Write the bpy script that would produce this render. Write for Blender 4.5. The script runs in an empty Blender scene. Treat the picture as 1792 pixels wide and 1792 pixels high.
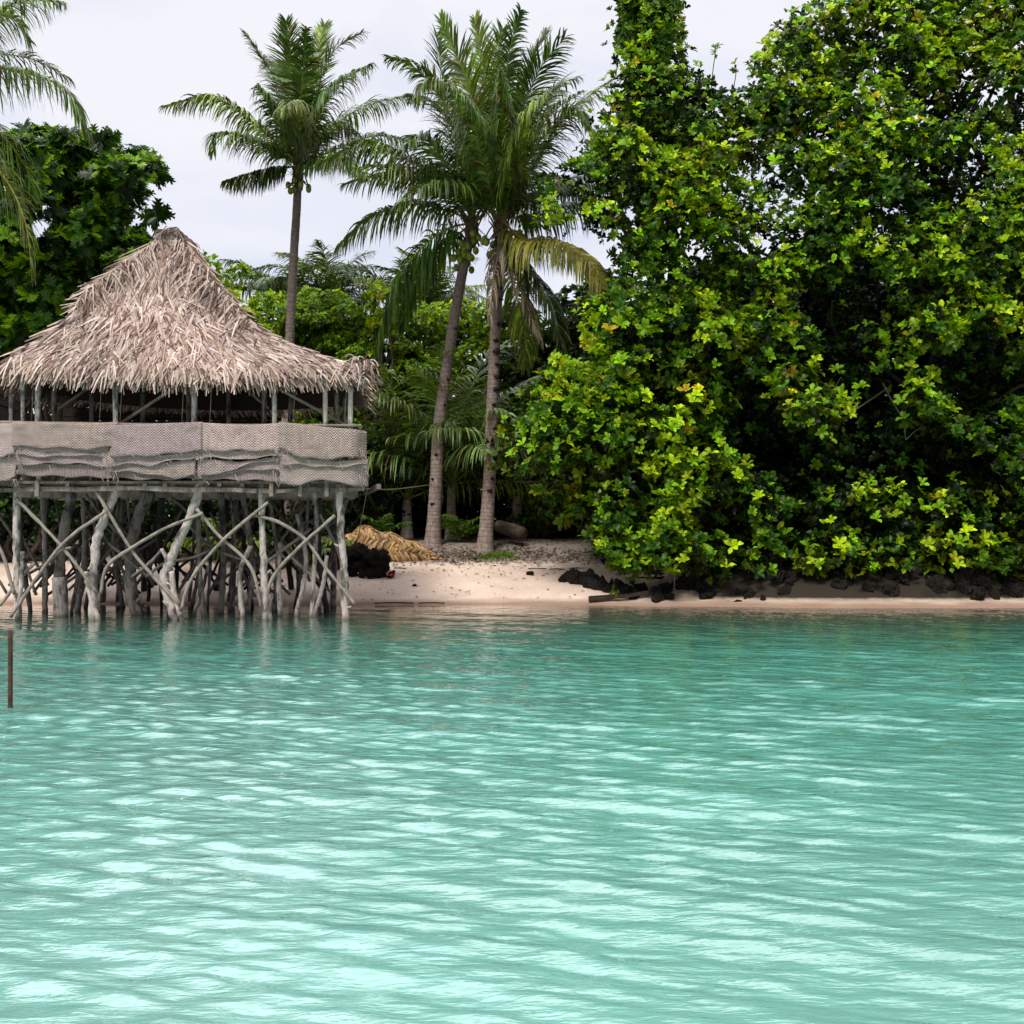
import bpy, math, random
import numpy as np
from mathutils import Vector

R = random.Random(7)
rng = np.random.default_rng(11)
SC = bpy.context.scene
COL = SC.collection
F, H, HY = 2000.0, 2.0, 905.0          # focal length in photo pixels, eye height, horizon row

def P(px, py, Y):
    return np.array([(px - 896) / F * Y, Y, H - (py - HY) / F * Y])

def nrm(a):
    a = np.asarray(a, float)
    return a / np.maximum(np.linalg.norm(a, axis=-1, keepdims=True), 1e-9)

# ------------------------------------------------------------------ geometry
class G:
    def __init__(s):
        s.v, s.q, s.t, s.c, s.a, s.n = [], [], [], [], [], 0
    def add(s, V, Q=None, T=None, col=(1, 1, 1), along=0.0):
        V = np.asarray(V, float).reshape(-1, 3)
        m = len(V)
        s.v.append(V)
        if Q is not None and len(Q): s.q.append(np.asarray(Q, int).reshape(-1, 4) + s.n)
        if T is not None and len(T): s.t.append(np.asarray(T, int).reshape(-1, 3) + s.n)
        s.c.append(np.broadcast_to(np.asarray(col, float), (m, 3)))
        s.a.append(np.broadcast_to(np.asarray(along, float), (m,)))
        s.n += m

def build(name, g, mat, off=(0, 0, 0), smooth=True):
    V = np.concatenate(g.v) - np.asarray(off, float)
    q = np.concatenate(g.q) if g.q else np.zeros((0, 4), int)
    t = np.concatenate(g.t) if g.t else np.zeros((0, 3), int)
    me = bpy.data.meshes.new(name)
    me.vertices.add(len(V)); me.vertices.foreach_set('co', V.astype(np.float32).ravel())
    li = np.concatenate([q.ravel(), t.ravel()])
    me.loops.add(len(li)); me.loops.foreach_set('vertex_index', li.astype(np.int32))
    st = np.concatenate([np.arange(len(q)) * 4, len(q) * 4 + np.arange(len(t)) * 3])
    me.polygons.add(len(st))
    me.polygons.foreach_set('loop_start', st.astype(np.int32))
    me.polygons.foreach_set('use_smooth', np.full(len(st), smooth))
    me.update(calc_edges=True)
    c = np.concatenate(g.c); c = np.concatenate([c, np.ones((len(c), 1))], 1)
    at = me.attributes.new('Col', 'FLOAT_COLOR', 'POINT'); at.data.foreach_set('color', c.astype(np.float32).ravel())
    al = me.attributes.new('along', 'FLOAT', 'POINT'); al.data.foreach_set('value', np.concatenate(g.a).astype(np.float32))
    me.validate()
    me.materials.append(mat)
    o = bpy.data.objects.new(name, me); COL.objects.link(o)
    return o

OFF = {}
def tag(o, label=None, cat=None, group=None, kind=None):
    if label: o['label'] = label
    if cat: o['category'] = cat
    if group: o['group'] = group
    if kind: o['kind'] = kind
    return o
def thing(name, label, cat, loc, group=None):
    o = bpy.data.objects.new(name, None); COL.objects.link(o)
    o.empty_display_size = 0.3
    o.location = loc; OFF[o.name] = np.asarray(loc, float)
    return tag(o, label, cat, group)
def part(name, g, mat, parent, label=None, smooth=True):
    off = OFF[parent.name]
    o = build(name, g, mat, off, smooth); o.parent = parent; OFF[o.name] = off
    if label: o['label'] = label
    return o
def solo(name, g, mat, label, cat, loc=(0, 0, 0), group=None, smooth=True):
    o = build(name, g, mat, loc, smooth); o.location = loc
    return tag(o, label, cat, group)

def smooth_path(pts, n):
    pts = np.asarray(pts, float)
    if len(pts) == 2:
        return pts[0] + (pts[1] - pts[0]) * np.linspace(0, 1, n)[:, None]
    p = np.vstack([2 * pts[0] - pts[1], pts, 2 * pts[-1] - pts[-2]])
    d = np.concatenate([[0], np.cumsum(np.linalg.norm(np.diff(pts, axis=0), axis=1))])
    s = np.linspace(0, d[-1], n); out = []
    for x in s:
        i = min(max(int(np.searchsorted(d, x, 'right')) - 1, 0), len(pts) - 2)
        t = (x - d[i]) / max(d[i + 1] - d[i], 1e-9)
        a, b, c, e = p[i], p[i + 1], p[i + 2], p[i + 3]
        out.append(0.5 * (2 * b + (c - a) * t + (2 * a - 5 * b + 4 * c - e) * t * t + (3 * b - a - 3 * c + e) * t ** 3))
    return np.array(out)

def tube(g, pts, rad, sides=8, col=(1, 1, 1), rough=0.0, cap=True):
    pts = np.asarray(pts, float); n = len(pts)
    rad = np.broadcast_to(np.asarray(rad, float), (n,))
    T = nrm(np.gradient(pts, axis=0))
    ref = np.array([0, 0, 1.0]) if abs(T[0, 2]) < 0.9 else np.array([1.0, 0, 0])
    X = nrm(np.cross(T[0], ref)); V = []
    ang = np.linspace(0, 2 * math.pi, sides, endpoint=False)
    for i in range(n):
        X = nrm(X - T[i] * np.dot(X, T[i])); Yv = np.cross(T[i], X)
        r = rad[i] * (1 + rough * rng.uniform(-1, 1, sides))
        V.append(pts[i] + (np.cos(ang) * r)[:, None] * X + (np.sin(ang) * r)[:, None] * Yv)
    V = np.concatenate(V); Q = []
    i = np.repeat(np.arange(n - 1), sides); j = np.tile(np.arange(sides), n - 1); k = (j + 1) % sides
    Q = np.stack([i * sides + j, i * sides + k, (i + 1) * sides + k, (i + 1) * sides + j], 1)
    L = np.concatenate([[0], np.cumsum(np.linalg.norm(np.diff(pts, axis=0), axis=1))])
    T3 = []
    al = np.repeat(L, sides)
    if cap:
        V = np.vstack([V, pts[0], pts[-1]]); al = np.concatenate([al, [0, L[-1]]])
        a, b = n * sides, n * sides + 1
        for s in range(sides):
            T3.append((a, (s + 1) % sides, s)); T3.append((b, (n - 1) * sides + s, (n - 1) * sides + (s + 1) % sides))
    g.add(V, Q, T3, col, al)

def ribbons(g, C, W, col):
    """C (N,K,3) centre lines, W (N,K,3) half width vectors, col (N,3)."""
    N, K, _ = C.shape
    V = np.stack([C - W, C + W], 2).reshape(N * K * 2, 3)
    base = (np.arange(N) * K * 2)[:, None] + (np.arange(K - 1) * 2)[None, :]
    Q = np.stack([base, base + 1, base + 3, base + 2], 2).reshape(-1, 4)
    g.add(V, Q, None, np.repeat(col, K * 2, 0), np.tile(np.repeat(np.linspace(0, 1, K), 2), N))

def box(g, c, sx, sy, sz, col=(1, 1, 1), ex=(1, 0, 0), ey=(0, 1, 0), ez=(0, 0, 1)):
    c = np.asarray(c, float); ex, ey, ez = map(np.asarray, (ex, ey, ez)); V = []
    for k in (-1, 1):
        for a, b in ((-1, -1), (1, -1), (1, 1), (-1, 1)):
            V.append(c + ex * a * sx / 2 + ey * b * sy / 2 + ez * k * sz / 2)
    g.add(V, [(3, 2, 1, 0), (4, 5, 6, 7), (0, 1, 5, 4), (1, 2, 6, 5), (2, 3, 7, 6), (3, 0, 4, 7)], None, col)

# ------------------------------------------------------------------ leaves
def leaf_template(kind):
    if kind == 'obovate':
        t = [0, .38, .74, 1.0]; w = [.03, .17, .25, .06]; z = [0, .07, .06, -.06]
    elif kind == 'oval':
        t = [0, .35, .7, 1.0]; w = [.02, .22, .2, .02]; z = [0, .05, .03, -.1]
    V, Q = [], []
    for a, b, c in zip(t, w, z):
        V += [(a, -b, c + b * .35), (a, 0, c), (a, b, c + b * .35)]
    for i in range(3):
        for j in range(2):
            k = i * 3 + j; Q.append((k, k + 3, k + 4, k + 1))
    return np.array(V), np.array(Q), None
def lobed_template():
    V = [(0, 0, 0), (.28, 0, .04), (.52, 0, .05), (.75, 0, .02), (1.0, 0, -.1)]; T = []; Q = []
    sp = [(0, .10), (.1, .28), (.28, .38), (.5, .36), (.7, .24)]
    for s in (-1, 1):
        for i, (t0, w) in enumerate(sp[1:]):
            b = len(V)
            V += [(t0 - .02, .02 * s, .03), (t0 + .08, w * .55 * s, .09), (t0 + .30, w * s, .02), (t0 + .24, .03 * s, .04)]
            Q.append((b, b + 1, b + 2, b + 3))
    b = len(V)
    V += [(.02, -.02, 0), (.02, .02, 0), (.78, .07, .02), (.78, -.07, .02), (1.0, 0, -.1)]
    Q.append((b, b + 1, b + 2, b + 3)); T.append((b + 3, b + 2, b + 4))
    return np.array(V), np.array(Q), np.array(T)
TPL = {'obovate': leaf_template('obovate'), 'oval': leaf_template('oval'), 'lobed': lobed_template()}

def put_leaves(g, pos, d, n, L, col, tpl):
    V, Q, T = TPL[tpl]; N = len(pos); m = len(V)
    x = nrm(d); y = nrm(np.cross(n, x)); z = np.cross(x, y)
    W = pos[:, None, :] + L[:, None, None] * (V[None, :, 0:1] * x[:, None] + V[None, :, 1:2] * y[:, None] + V[None, :, 2:3] * z[:, None])
    o = (np.arange(N) * m)[:, None, None]
    g.add(W.reshape(-1, 3), (Q[None] + o).reshape(-1, 4), None if T is None else (T[None] + o).reshape(-1, 3), np.repeat(col, m, 0), np.tile(V[:, 0], N))

def rosettes(g, C, A, L, col, k, tpl, spread=(15, 55), jit=.12):
    """k leaves round every axis A at C."""
    N = len(C); A = nrm(A)
    ref = nrm(rng.normal(size=(N, 3))); U = nrm(np.cross(A, ref)); W = np.cross(A, U)
    for i in range(k):
        ph = 2 * math.pi * i / k * (1 + .0) + rng.uniform(-.4, .4, N)
        el = np.radians(rng.uniform(*spread, N))
        rad = np.cos(ph)[:, None] * U + np.sin(ph)[:, None] * W
        d = nrm(rad * np.cos(el)[:, None] + A * np.sin(el)[:, None] + np.array([0, 0, -.10]))
        n = nrm(A * np.cos(el)[:, None] - rad * np.sin(el)[:, None] + rng.normal(0, .22, (N, 3)))
        keep = rng.random(N) < .9
        l = L * rng.uniform(.7, 1.12, N)
        cc = col * rng.uniform(1 - jit * 2, 1 + jit * 2, (N, 1))
        put_leaves(g, (C - A * .03)[keep], d[keep], n[keep], l[keep], cc[keep], tpl)

def blob_points(c, r, n, flat=1.0):
    d = nrm(rng.normal(size=(n, 3))); d[:, 2] = np.where(rng.random(n) < .6, np.abs(d[:, 2]), d[:, 2])
    rr = rng.uniform(.55, 1.08, n) ** .7
    return c + d * rr[:, None] * np.asarray(r), d, rr

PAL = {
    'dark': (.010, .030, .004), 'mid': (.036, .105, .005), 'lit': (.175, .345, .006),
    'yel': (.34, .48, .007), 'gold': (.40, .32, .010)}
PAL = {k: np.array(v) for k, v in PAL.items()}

def palette(n, w):
    ks = list(w); p = np.array([w[k] for k in ks], float); p /= p.sum()
    idx = rng.choice(len(ks), n, p=p)
    c = np.array([PAL[k] for k in ks])[idx]
    return c * rng.uniform(.75, 1.25, (n, 1))

# ------------------------------------------------------------------ materials
def mat_new(name):
    m = bpy.data.materials.new(name); m.use_nodes = True
    nt = m.node_tree; nt.nodes.clear()
    return m, nt
def N(nt, t, **kw):
    n = nt.nodes.new(t)
    for k, v in kw.items():
        if k in n.inputs: n.inputs[k].default_value = v
        else: setattr(n, k, v)
    return n
def mixc(nt, a, b, fac, mode='MIX'):
    n = nt.nodes.new('ShaderNodeMix'); n.data_type = 'RGBA'; n.blend_type = mode; n.clamp_factor = True
    for s, v in ((0, fac), (6, a), (7, b)):
        if isinstance(v, (int, float)): n.inputs[s].default_value = v
        elif isinstance(v, (tuple, list)): n.inputs[s].default_value = tuple(v) if len(v) == 4 else (*v, 1)
        else: nt.links.new(v, n.inputs[s])
    return n.outputs[2]
def math_(nt, op, a, b=None, c=None, clamp=False):
    n = nt.nodes.new('ShaderNodeMath'); n.operation = op; n.use_clamp = clamp
    for i, v in enumerate((a, b, c)):
        if v is None: continue
        if isinstance(v, (int, float)): n.inputs[i].default_value = v
        else: nt.links.new(v, n.inputs[i])
    return n.outputs[0]
def ramp(nt, x, stops):
    n = nt.nodes.new('ShaderNodeValToRGB'); e = n.color_ramp.elements
    while len(e) < len(stops): e.new(.5)
    for k, (p, c) in zip(e, stops):
        k.position = p; k.color = (c, c, c, 1) if isinstance(c, (int, float)) else (*c, 1)
    nt.links.new(x, n.inputs[0]); return n.outputs[0]
def noise(nt, vec, scale, detail=4, rough=.55, dist=0.0):
    n = N(nt, 'ShaderNodeTexNoise', Scale=scale, Detail=detail, Roughness=rough, Distortion=dist)
    if vec is not None: nt.links.new(vec, n.inputs['Vector'])
    return n.outputs['Fac']
def attr(nt, name):
    return N(nt, 'ShaderNodeAttribute', attribute_name=name)
def mapping(nt, vec, scale=(1, 1, 1), rot=(0, 0, 0), loc=(0, 0, 0)):
    n = N(nt, 'ShaderNodeMapping'); n.inputs['Scale'].default_value = scale; n.inputs['Rotation'].default_value = rot; n.inputs['Location'].default_value = loc
    nt.links.new(vec, n.inputs['Vector']); return n.outputs[0]
def bump(nt, h, strength=.5, dist=.02):
    n = N(nt, 'ShaderNodeBump', Strength=strength, Distance=dist); nt.links.new(h, n.inputs['Height']); return n.outputs[0]
def out(nt, sh):
    o = nt.nodes.new('ShaderNodeOutputMaterial'); nt.links.new(sh, o.inputs['Surface'])
def bsdf(nt, col, rough=.6, normal=None, spec=.3):
    b = N(nt, 'ShaderNodeBsdfPrincipled')
    b.inputs['Specular IOR Level'].default_value = spec
    for s, v in (('Base Color', col), ('Roughness', rough)):
        if isinstance(v, (int, float)): b.inputs[s].default_value = v
        elif isinstance(v, tuple): b.inputs[s].default_value = (*v, 1)
        else: nt.links.new(v, b.inputs[s])
    if normal is not None: nt.links.new(normal, b.inputs['Normal'])
    return b

def leaf_mat(name, trans=.28, rough=.38, tint=(1.5, 1.35, .5), spec=.45):
    m, nt = mat_new(name)
    c = attr(nt, 'Col').outputs['Color']
    geo = N(nt, 'ShaderNodeNewGeometry')
    nz = noise(nt, geo.outputs['Position'], 9, 3)
    c2 = mixc(nt, c, ramp(nt, nz, [(.3, .6), (.7, 1.3)]), 1.0, 'MULTIPLY')
    b = bsdf(nt, c2, rough, None, spec)
    t = N(nt, 'ShaderNodeBsdfTranslucent'); nt.links.new(mixc(nt, c2, tint, 1.0, 'MULTIPLY'), t.inputs['Color'])
    mx = N(nt, 'ShaderNodeMixShader', Fac=trans)
    nt.links.new(b.outputs[0], mx.inputs[1]); nt.links.new(t.outputs[0], mx.inputs[2]); out(nt, mx.outputs[0])
    return m
def strip_mat(name, rough=.75):
    m, nt = mat_new(name)
    c = attr(nt, 'Col').outputs['Color']; geo = N(nt, 'ShaderNodeNewGeometry')
    nz = noise(nt, geo.outputs['Position'], 30, 4, .65)
    c2 = mixc(nt, c, ramp(nt, nz, [(.28, .55), (.7, 1.25)]), 1.0, 'MULTIPLY')
    out(nt, bsdf(nt, c2, rough, bump(nt, nz, .4, .01), .2).outputs[0]); return m
def wood_mat(name, c1, c2, dark=(.03, .026, .024), amt=.5):
    m, nt = mat_new(name)
    tc = N(nt, 'ShaderNodeTexCoord').outputs['Object']; va = attr(nt, 'Col').outputs['Color']
    grain = noise(nt, mapping(nt, tc, (14, 14, 2.2)), 3.5, 6, .65, .6)
    blot = noise(nt, mapping(nt, tc, (1.6, 1.6, .8)), 2.6, 6, .7)
    c = mixc(nt, c1, c2, ramp(nt, grain, [(.3, 0), (.68, 1)]))
    c = mixc(nt, c, dark, math_(nt, 'MULTIPLY', ramp(nt, blot, [(.47, 0), (.6, 1)]), amt))
    c = mixc(nt, c, va, 1.0, 'MULTIPLY')
    sz = N(nt, 'ShaderNodeSeparateXYZ'); nt.links.new(tc, sz.inputs[0])
    tide = ramp(nt, math_(nt, 'ADD', sz.outputs['Z'], math_(nt, 'MULTIPLY', blot, .16)), [(.07, 1), (.2, 0)])
    c = mixc(nt, c, mixc(nt, c, (.32, .31, .27), 1.0, 'MULTIPLY'), tide)
    hgt = math_(nt, 'ADD', grain, math_(nt, 'MULTIPLY', noise(nt, tc, 22, 3), .5))
    out(nt, bsdf(nt, c, .8, bump(nt, hgt, .7, .02), .2).outputs[0]); return m

M = {}
M['leaf'] = leaf_mat('broad_leaf', .30, .42, (1.7, 1.35, .35), .22)
M['leaf_bread'] = leaf_mat('breadfruit_leaf', .22, .4, spec=.22)
M['leaf_bg'] = leaf_mat('undergrowth_leaf', .2, .55, spec=.2)
M['palm'] = leaf_mat('palm_leaflet', .22, .4, spec=.28)
M['thatch'] = strip_mat('pandanus_thatch')
M['dry'] = strip_mat('dry_palm_leaf')
M['wood'] = wood_mat('driftwood_grey', (.31, .265, .24), (.72, .64, .59), (.03, .032, .032), .85)
M['brace'] = wood_mat('weathered_pole', (.22, .19, .16), (.44, .39, .34), (.06, .05, .045), .5)
M['darkwood'] = wood_mat('dark_inner_wood', (.05, .045, .042), (.13, .12, .115), (.015, .014, .014), .7)  # darker wood tone for inner stilts and braces
M['board'] = wood_mat('grey_board', (.17, .14, .115), (.40, .335, .285), (.04, .036, .034), .6)
M['bark'] = wood_mat('tree_bark', (.035, .026, .019), (.09, .068, .05), (.015, .012, .01), .6)
M['twig'] = wood_mat('dead_twig', (.16, .14, .12), (.27, .24, .21), (.06, .05, .04), .3)

def palm_trunk_mat(name, notch):
    m, nt = mat_new(name)
    al = attr(nt, 'along').outputs['Fac']; tc = N(nt, 'ShaderNodeTexCoord').outputs['Object']
    wob = math_(nt, 'MULTIPLY', noise(nt, tc, 4.5, 4, .6), .14)
    a2 = math_(nt, 'ADD', math_(nt, 'ADD', al, wob), math_(nt, 'MULTIPLY', math_(nt, 'SINE', math_(nt, 'MULTIPLY', al, 5.3)), .05))
    ring = math_(nt, 'FRACT', math_(nt, 'MULTIPLY', a2, 8.0))
    rr = ramp(nt, ring, [(0, .0), (.14, .75), (.5, 1), (.9, .85), (1, .1)])
    nz = noise(nt, mapping(nt, tc, (5, 5, 2)), 3.0, 5, .65); nf = noise(nt, mapping(nt, tc, (30, 30, 5)), 2.0, 4, .6)
    c = mixc(nt, (.17, .12, .10), (.42, .335, .30), ramp(nt, nz, [(.3, 0), (.7, 1)]))
    c = mixc(nt, c, (.10, .075, .065), ramp(nt, nf, [(.52, 0), (.75, .8)]))
    c = mixc(nt, (.055, .04, .034), c, math_(nt, 'ADD', math_(nt, 'MULTIPLY', rr, .34), .62, clamp=True))
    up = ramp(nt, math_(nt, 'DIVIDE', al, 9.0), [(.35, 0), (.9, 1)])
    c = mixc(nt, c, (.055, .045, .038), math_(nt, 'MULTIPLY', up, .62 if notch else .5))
    hgt = math_(nt, 'ADD', rr, math_(nt, 'MULTIPLY', nf, .4))
    out(nt, bsdf(nt, c, .8, bump(nt, hgt, .55, .02), .2).outputs[0]); return m
M['ptrunk'] = palm_trunk_mat('palm_trunk_bark', False)
M['ptrunk2'] = palm_trunk_mat('palm_trunk_notched', True)

def flat_mat(name, c, rough=.6, var=.25, scale=8, spec=.3):
    m, nt = mat_new(name)
    tc = N(nt, 'ShaderNodeTexCoord').outputs['Object']; nz = noise(nt, tc, scale, 4)
    c2 = mixc(nt, tuple(x * (1 - var) for x in c), tuple(min(1, x * (1 + var)) for x in c), ramp(nt, nz, [(.3, 0), (.7, 1)]))
    out(nt, bsdf(nt, c2, rough, bump(nt, nz, .4, .02), spec).outputs[0]); return m
M['rust'] = flat_mat('rusted_steel', (.075, .035, .025), .8, .5, 14)
M['red'] = flat_mat('red_plastic', (.55, .015, .01), .4, .15)
M['rope'] = flat_mat('rope', (.22, .19, .14), .8)
M['nut'] = flat_mat('coconut_husk', (.17, .20, .022), .45, .5, 6)
M['nutbrown'] = flat_mat('crown_fibre', (.10, .06, .035), .9, .5, 20)
M['shadowwall'] = flat_mat('shadow_leaf_wall', (.018, .013, .010), .9, .4, 6)  # near-black colour; on the hut walls it paints the interior shade

def rock_mat():
    m, nt = mat_new('coral_rock')
    tc = N(nt, 'ShaderNodeTexCoord').outputs['Object']
    a = noise(nt, tc, 5, 6, .7); v = N(nt, 'ShaderNodeTexVoronoi', Scale=16.0); nt.links.new(tc, v.inputs['Vector'])
    c = mixc(nt, (.014, .012, .010), (.09, .08, .068), ramp(nt, a, [(.42, 0), (.75, 1)]))
    hgt = math_(nt, 'ADD', a, v.outputs['Distance'])
    out(nt, bsdf(nt, c, .9, bump(nt, hgt, 1, .06), .15).outputs[0]); return m
M['rock'] = rock_mat()

def mat_weave(name, slat=False):
    m, nt = mat_new(name)
    tc = N(nt, 'ShaderNodeTexCoord').outputs['Object']; va = attr(nt, 'Col').outputs['Color']
    sp = N(nt, 'ShaderNodeSeparateXYZ'); nt.links.new(tc, sp.inputs[0])
    wob = noise(nt, tc, 1.2, 2)
    if slat:
        s = math_(nt, 'SINE', math_(nt, 'MULTIPLY', sp.outputs['X'], 6.283 / .028))
    else:
        pp = math_(nt, 'PINGPONG', sp.outputs['X'], .062)
        d = math_(nt, 'ADD', math_(nt, 'ADD', sp.outputs['Z'], pp), math_(nt, 'MULTIPLY', wob, .16))
        s = math_(nt, 'SINE', math_(nt, 'MULTIPLY', d, 6.283 / .05))
        # over and under steps along each strand
        e = math_(nt, 'SINE', math_(nt, 'MULTIPLY', math_(nt, 'SUBTRACT', sp.outputs['Z'], pp), 6.283 / .05))
        s = math_(nt, 'ADD', math_(nt, 'MULTIPLY', s, .8), math_(nt, 'MULTIPLY', e, .3))
    gap = ramp(nt, math_(nt, 'ADD', math_(nt, 'MULTIPLY', s, .5), .5), [(.0, .25), (.3, 1)])
    st = noise(nt, mapping(nt, tc, (3, 3, 3)), 3, 5, .7)
    c = mixc(nt, (.47, .375, .355), (.72, .605, .585), ramp(nt, st, [(.3, 0), (.7, 1)]))
    c = mixc(nt, (.11, .085, .075), c, gap); c = mixc(nt, c, (.20, .165, .145), ramp(nt, noise(nt, mapping(nt, tc, (1, 1, 2.5)), 1.6, 5, .7), [(.52, 0), (.72, .65)])); c = mixc(nt, c, va, 1.0, 'MULTIPLY')
    out(nt, bsdf(nt, c, .8, bump(nt, s, .9, .014), .2).outputs[0]); return m
M['weave'] = mat_weave('woven_pandanus_mat'); M['slat'] = mat_weave('slatted_mat_edge', True)

# ------------------------------------------------------------------ ground
def shore(x):
    return 25.55 - .45 * np.tanh((x - 4) / 4) + .18 * np.sin(x * .5 + 1) + .06 * np.sin(x * 1.7)
def ground_z(x, y):
    x = np.asarray(x, float); y = np.asarray(y, float)
    d = y - shore(x)
    z = np.interp(d, [-400, -30, -8, -1.5, 0, .6, 2.2, 5.2, 7.2, 10.5, 30, 600], [-4, -3.2, -1.9, -.38, 0, .08, .30, .74, 1.22, 1.40, 1.7, 2.2])
    right = np.clip((x - 3.2) / 2.0, 0, 1)
    zr = np.interp(d, [-400, -30, -8, -1.5, 0, 1.0, 1.6, 2.6, 6, 10.5, 30, 600], [-4, -3.2, -1.9, -.38, 0, .09, .42, .80, 1.05, 1.35, 1.7, 2.2])
    z = z * (1 - right) + zr * right
    z += np.where(d > .5, .03 * np.sin(x * 2.1 + y) * np.sin(y * 1.6 - x * .7) + .02 * np.sin(x * 5.3) * np.sin(y * 4.7), 0)
    return z
def gz(x, y): return float(ground_z(x, y))

def make_ground():
    xs = np.concatenate([-np.geomspace(600, 22, 24), np.arange(-21, 21.01, .16), np.geomspace(22, 600, 24)])
    ys = np.concatenate([-np.geomspace(500, 6, 18), np.linspace(-4, 17, 15), np.arange(18, 38.5, .14), np.geomspace(39.5, 700, 30)])
    X, Yg = np.meshgrid(xs, ys); Z = ground_z(X, Yg)
    nx, ny = len(xs), len(ys)
    g = G(); i, j = np.meshgrid(np.arange(nx - 1), np.arange(ny - 1)); b = (j * nx + i).ravel()
    g.add(np.stack([X, Yg, Z], 2).reshape(-1, 3), np.stack([b, b + 1, b + nx + 1, b + nx], 1))
    m, nt = mat_new('coral_sand')
    geo = N(nt, 'ShaderNodeNewGeometry').outputs['Position']; sp = N(nt, 'ShaderNodeSeparateXYZ'); nt.links.new(geo, sp.inputs[0])
    n1 = noise(nt, geo, .8, 5, .6); n2 = noise(nt, geo, 18, 5, .7); n3 = noise(nt, geo, 5, 6, .7); n4 = noise(nt, mapping(nt, geo, (1, 3, 1)), 2.2, 6, .75)
    c = mixc(nt, (.60, .455, .365), (.77, .615, .51), ramp(nt, n1, [(.3, 0), (.7, 1)]))
    c = mixc(nt, c, (.34, .25, .20), ramp(nt, n2, [(.53, 0), (.75, .8)]))
    c = mixc(nt, c, (.10, .07, .055), ramp(nt, n4, [(.63, 0), (.7, .55)]))
    # wet band by the waterline
    wet = ramp(nt, math_(nt, 'ADD', sp.outputs['Z'], math_(nt, 'MULTIPLY', n1, .03)), [(.045, 1), (.13, 0)])
    c = mixc(nt, c, mixc(nt, c, (.50, .42, .38), 1.0, 'MULTIPLY'), wet)
    # litter and gravel higher up
    lit = ramp(nt, math_(nt, 'ADD', sp.outputs['Z'], math_(nt, 'MULTIPLY', math_(nt, 'SUBTRACT', n3, .5), .35)), [(.72, 0), (.80, 1)])
    c = mixc(nt, c, mixc(nt, (.05, .042, .036), (.34, .29, .25), ramp(nt, n2, [(.35, 0), (.72, 1)])), math_(nt, 'MULTIPLY', lit, .85))
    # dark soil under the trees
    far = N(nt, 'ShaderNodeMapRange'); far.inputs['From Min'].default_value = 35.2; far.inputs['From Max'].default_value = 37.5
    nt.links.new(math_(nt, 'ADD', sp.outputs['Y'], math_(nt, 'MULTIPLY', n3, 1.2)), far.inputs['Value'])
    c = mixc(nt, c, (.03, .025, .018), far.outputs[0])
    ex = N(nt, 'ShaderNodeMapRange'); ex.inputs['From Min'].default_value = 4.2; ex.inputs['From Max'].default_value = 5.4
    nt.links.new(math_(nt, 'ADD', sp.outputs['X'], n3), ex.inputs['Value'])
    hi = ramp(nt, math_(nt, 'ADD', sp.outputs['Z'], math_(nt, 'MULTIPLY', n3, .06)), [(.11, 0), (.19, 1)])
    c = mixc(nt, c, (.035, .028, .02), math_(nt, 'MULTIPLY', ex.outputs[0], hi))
    hgt = math_(nt, 'ADD', n3, math_(nt, 'MULTIPLY', n2, .5))
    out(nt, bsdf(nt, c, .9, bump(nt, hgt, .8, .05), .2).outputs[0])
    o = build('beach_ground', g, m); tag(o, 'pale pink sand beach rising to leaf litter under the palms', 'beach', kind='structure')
make_ground()

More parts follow.
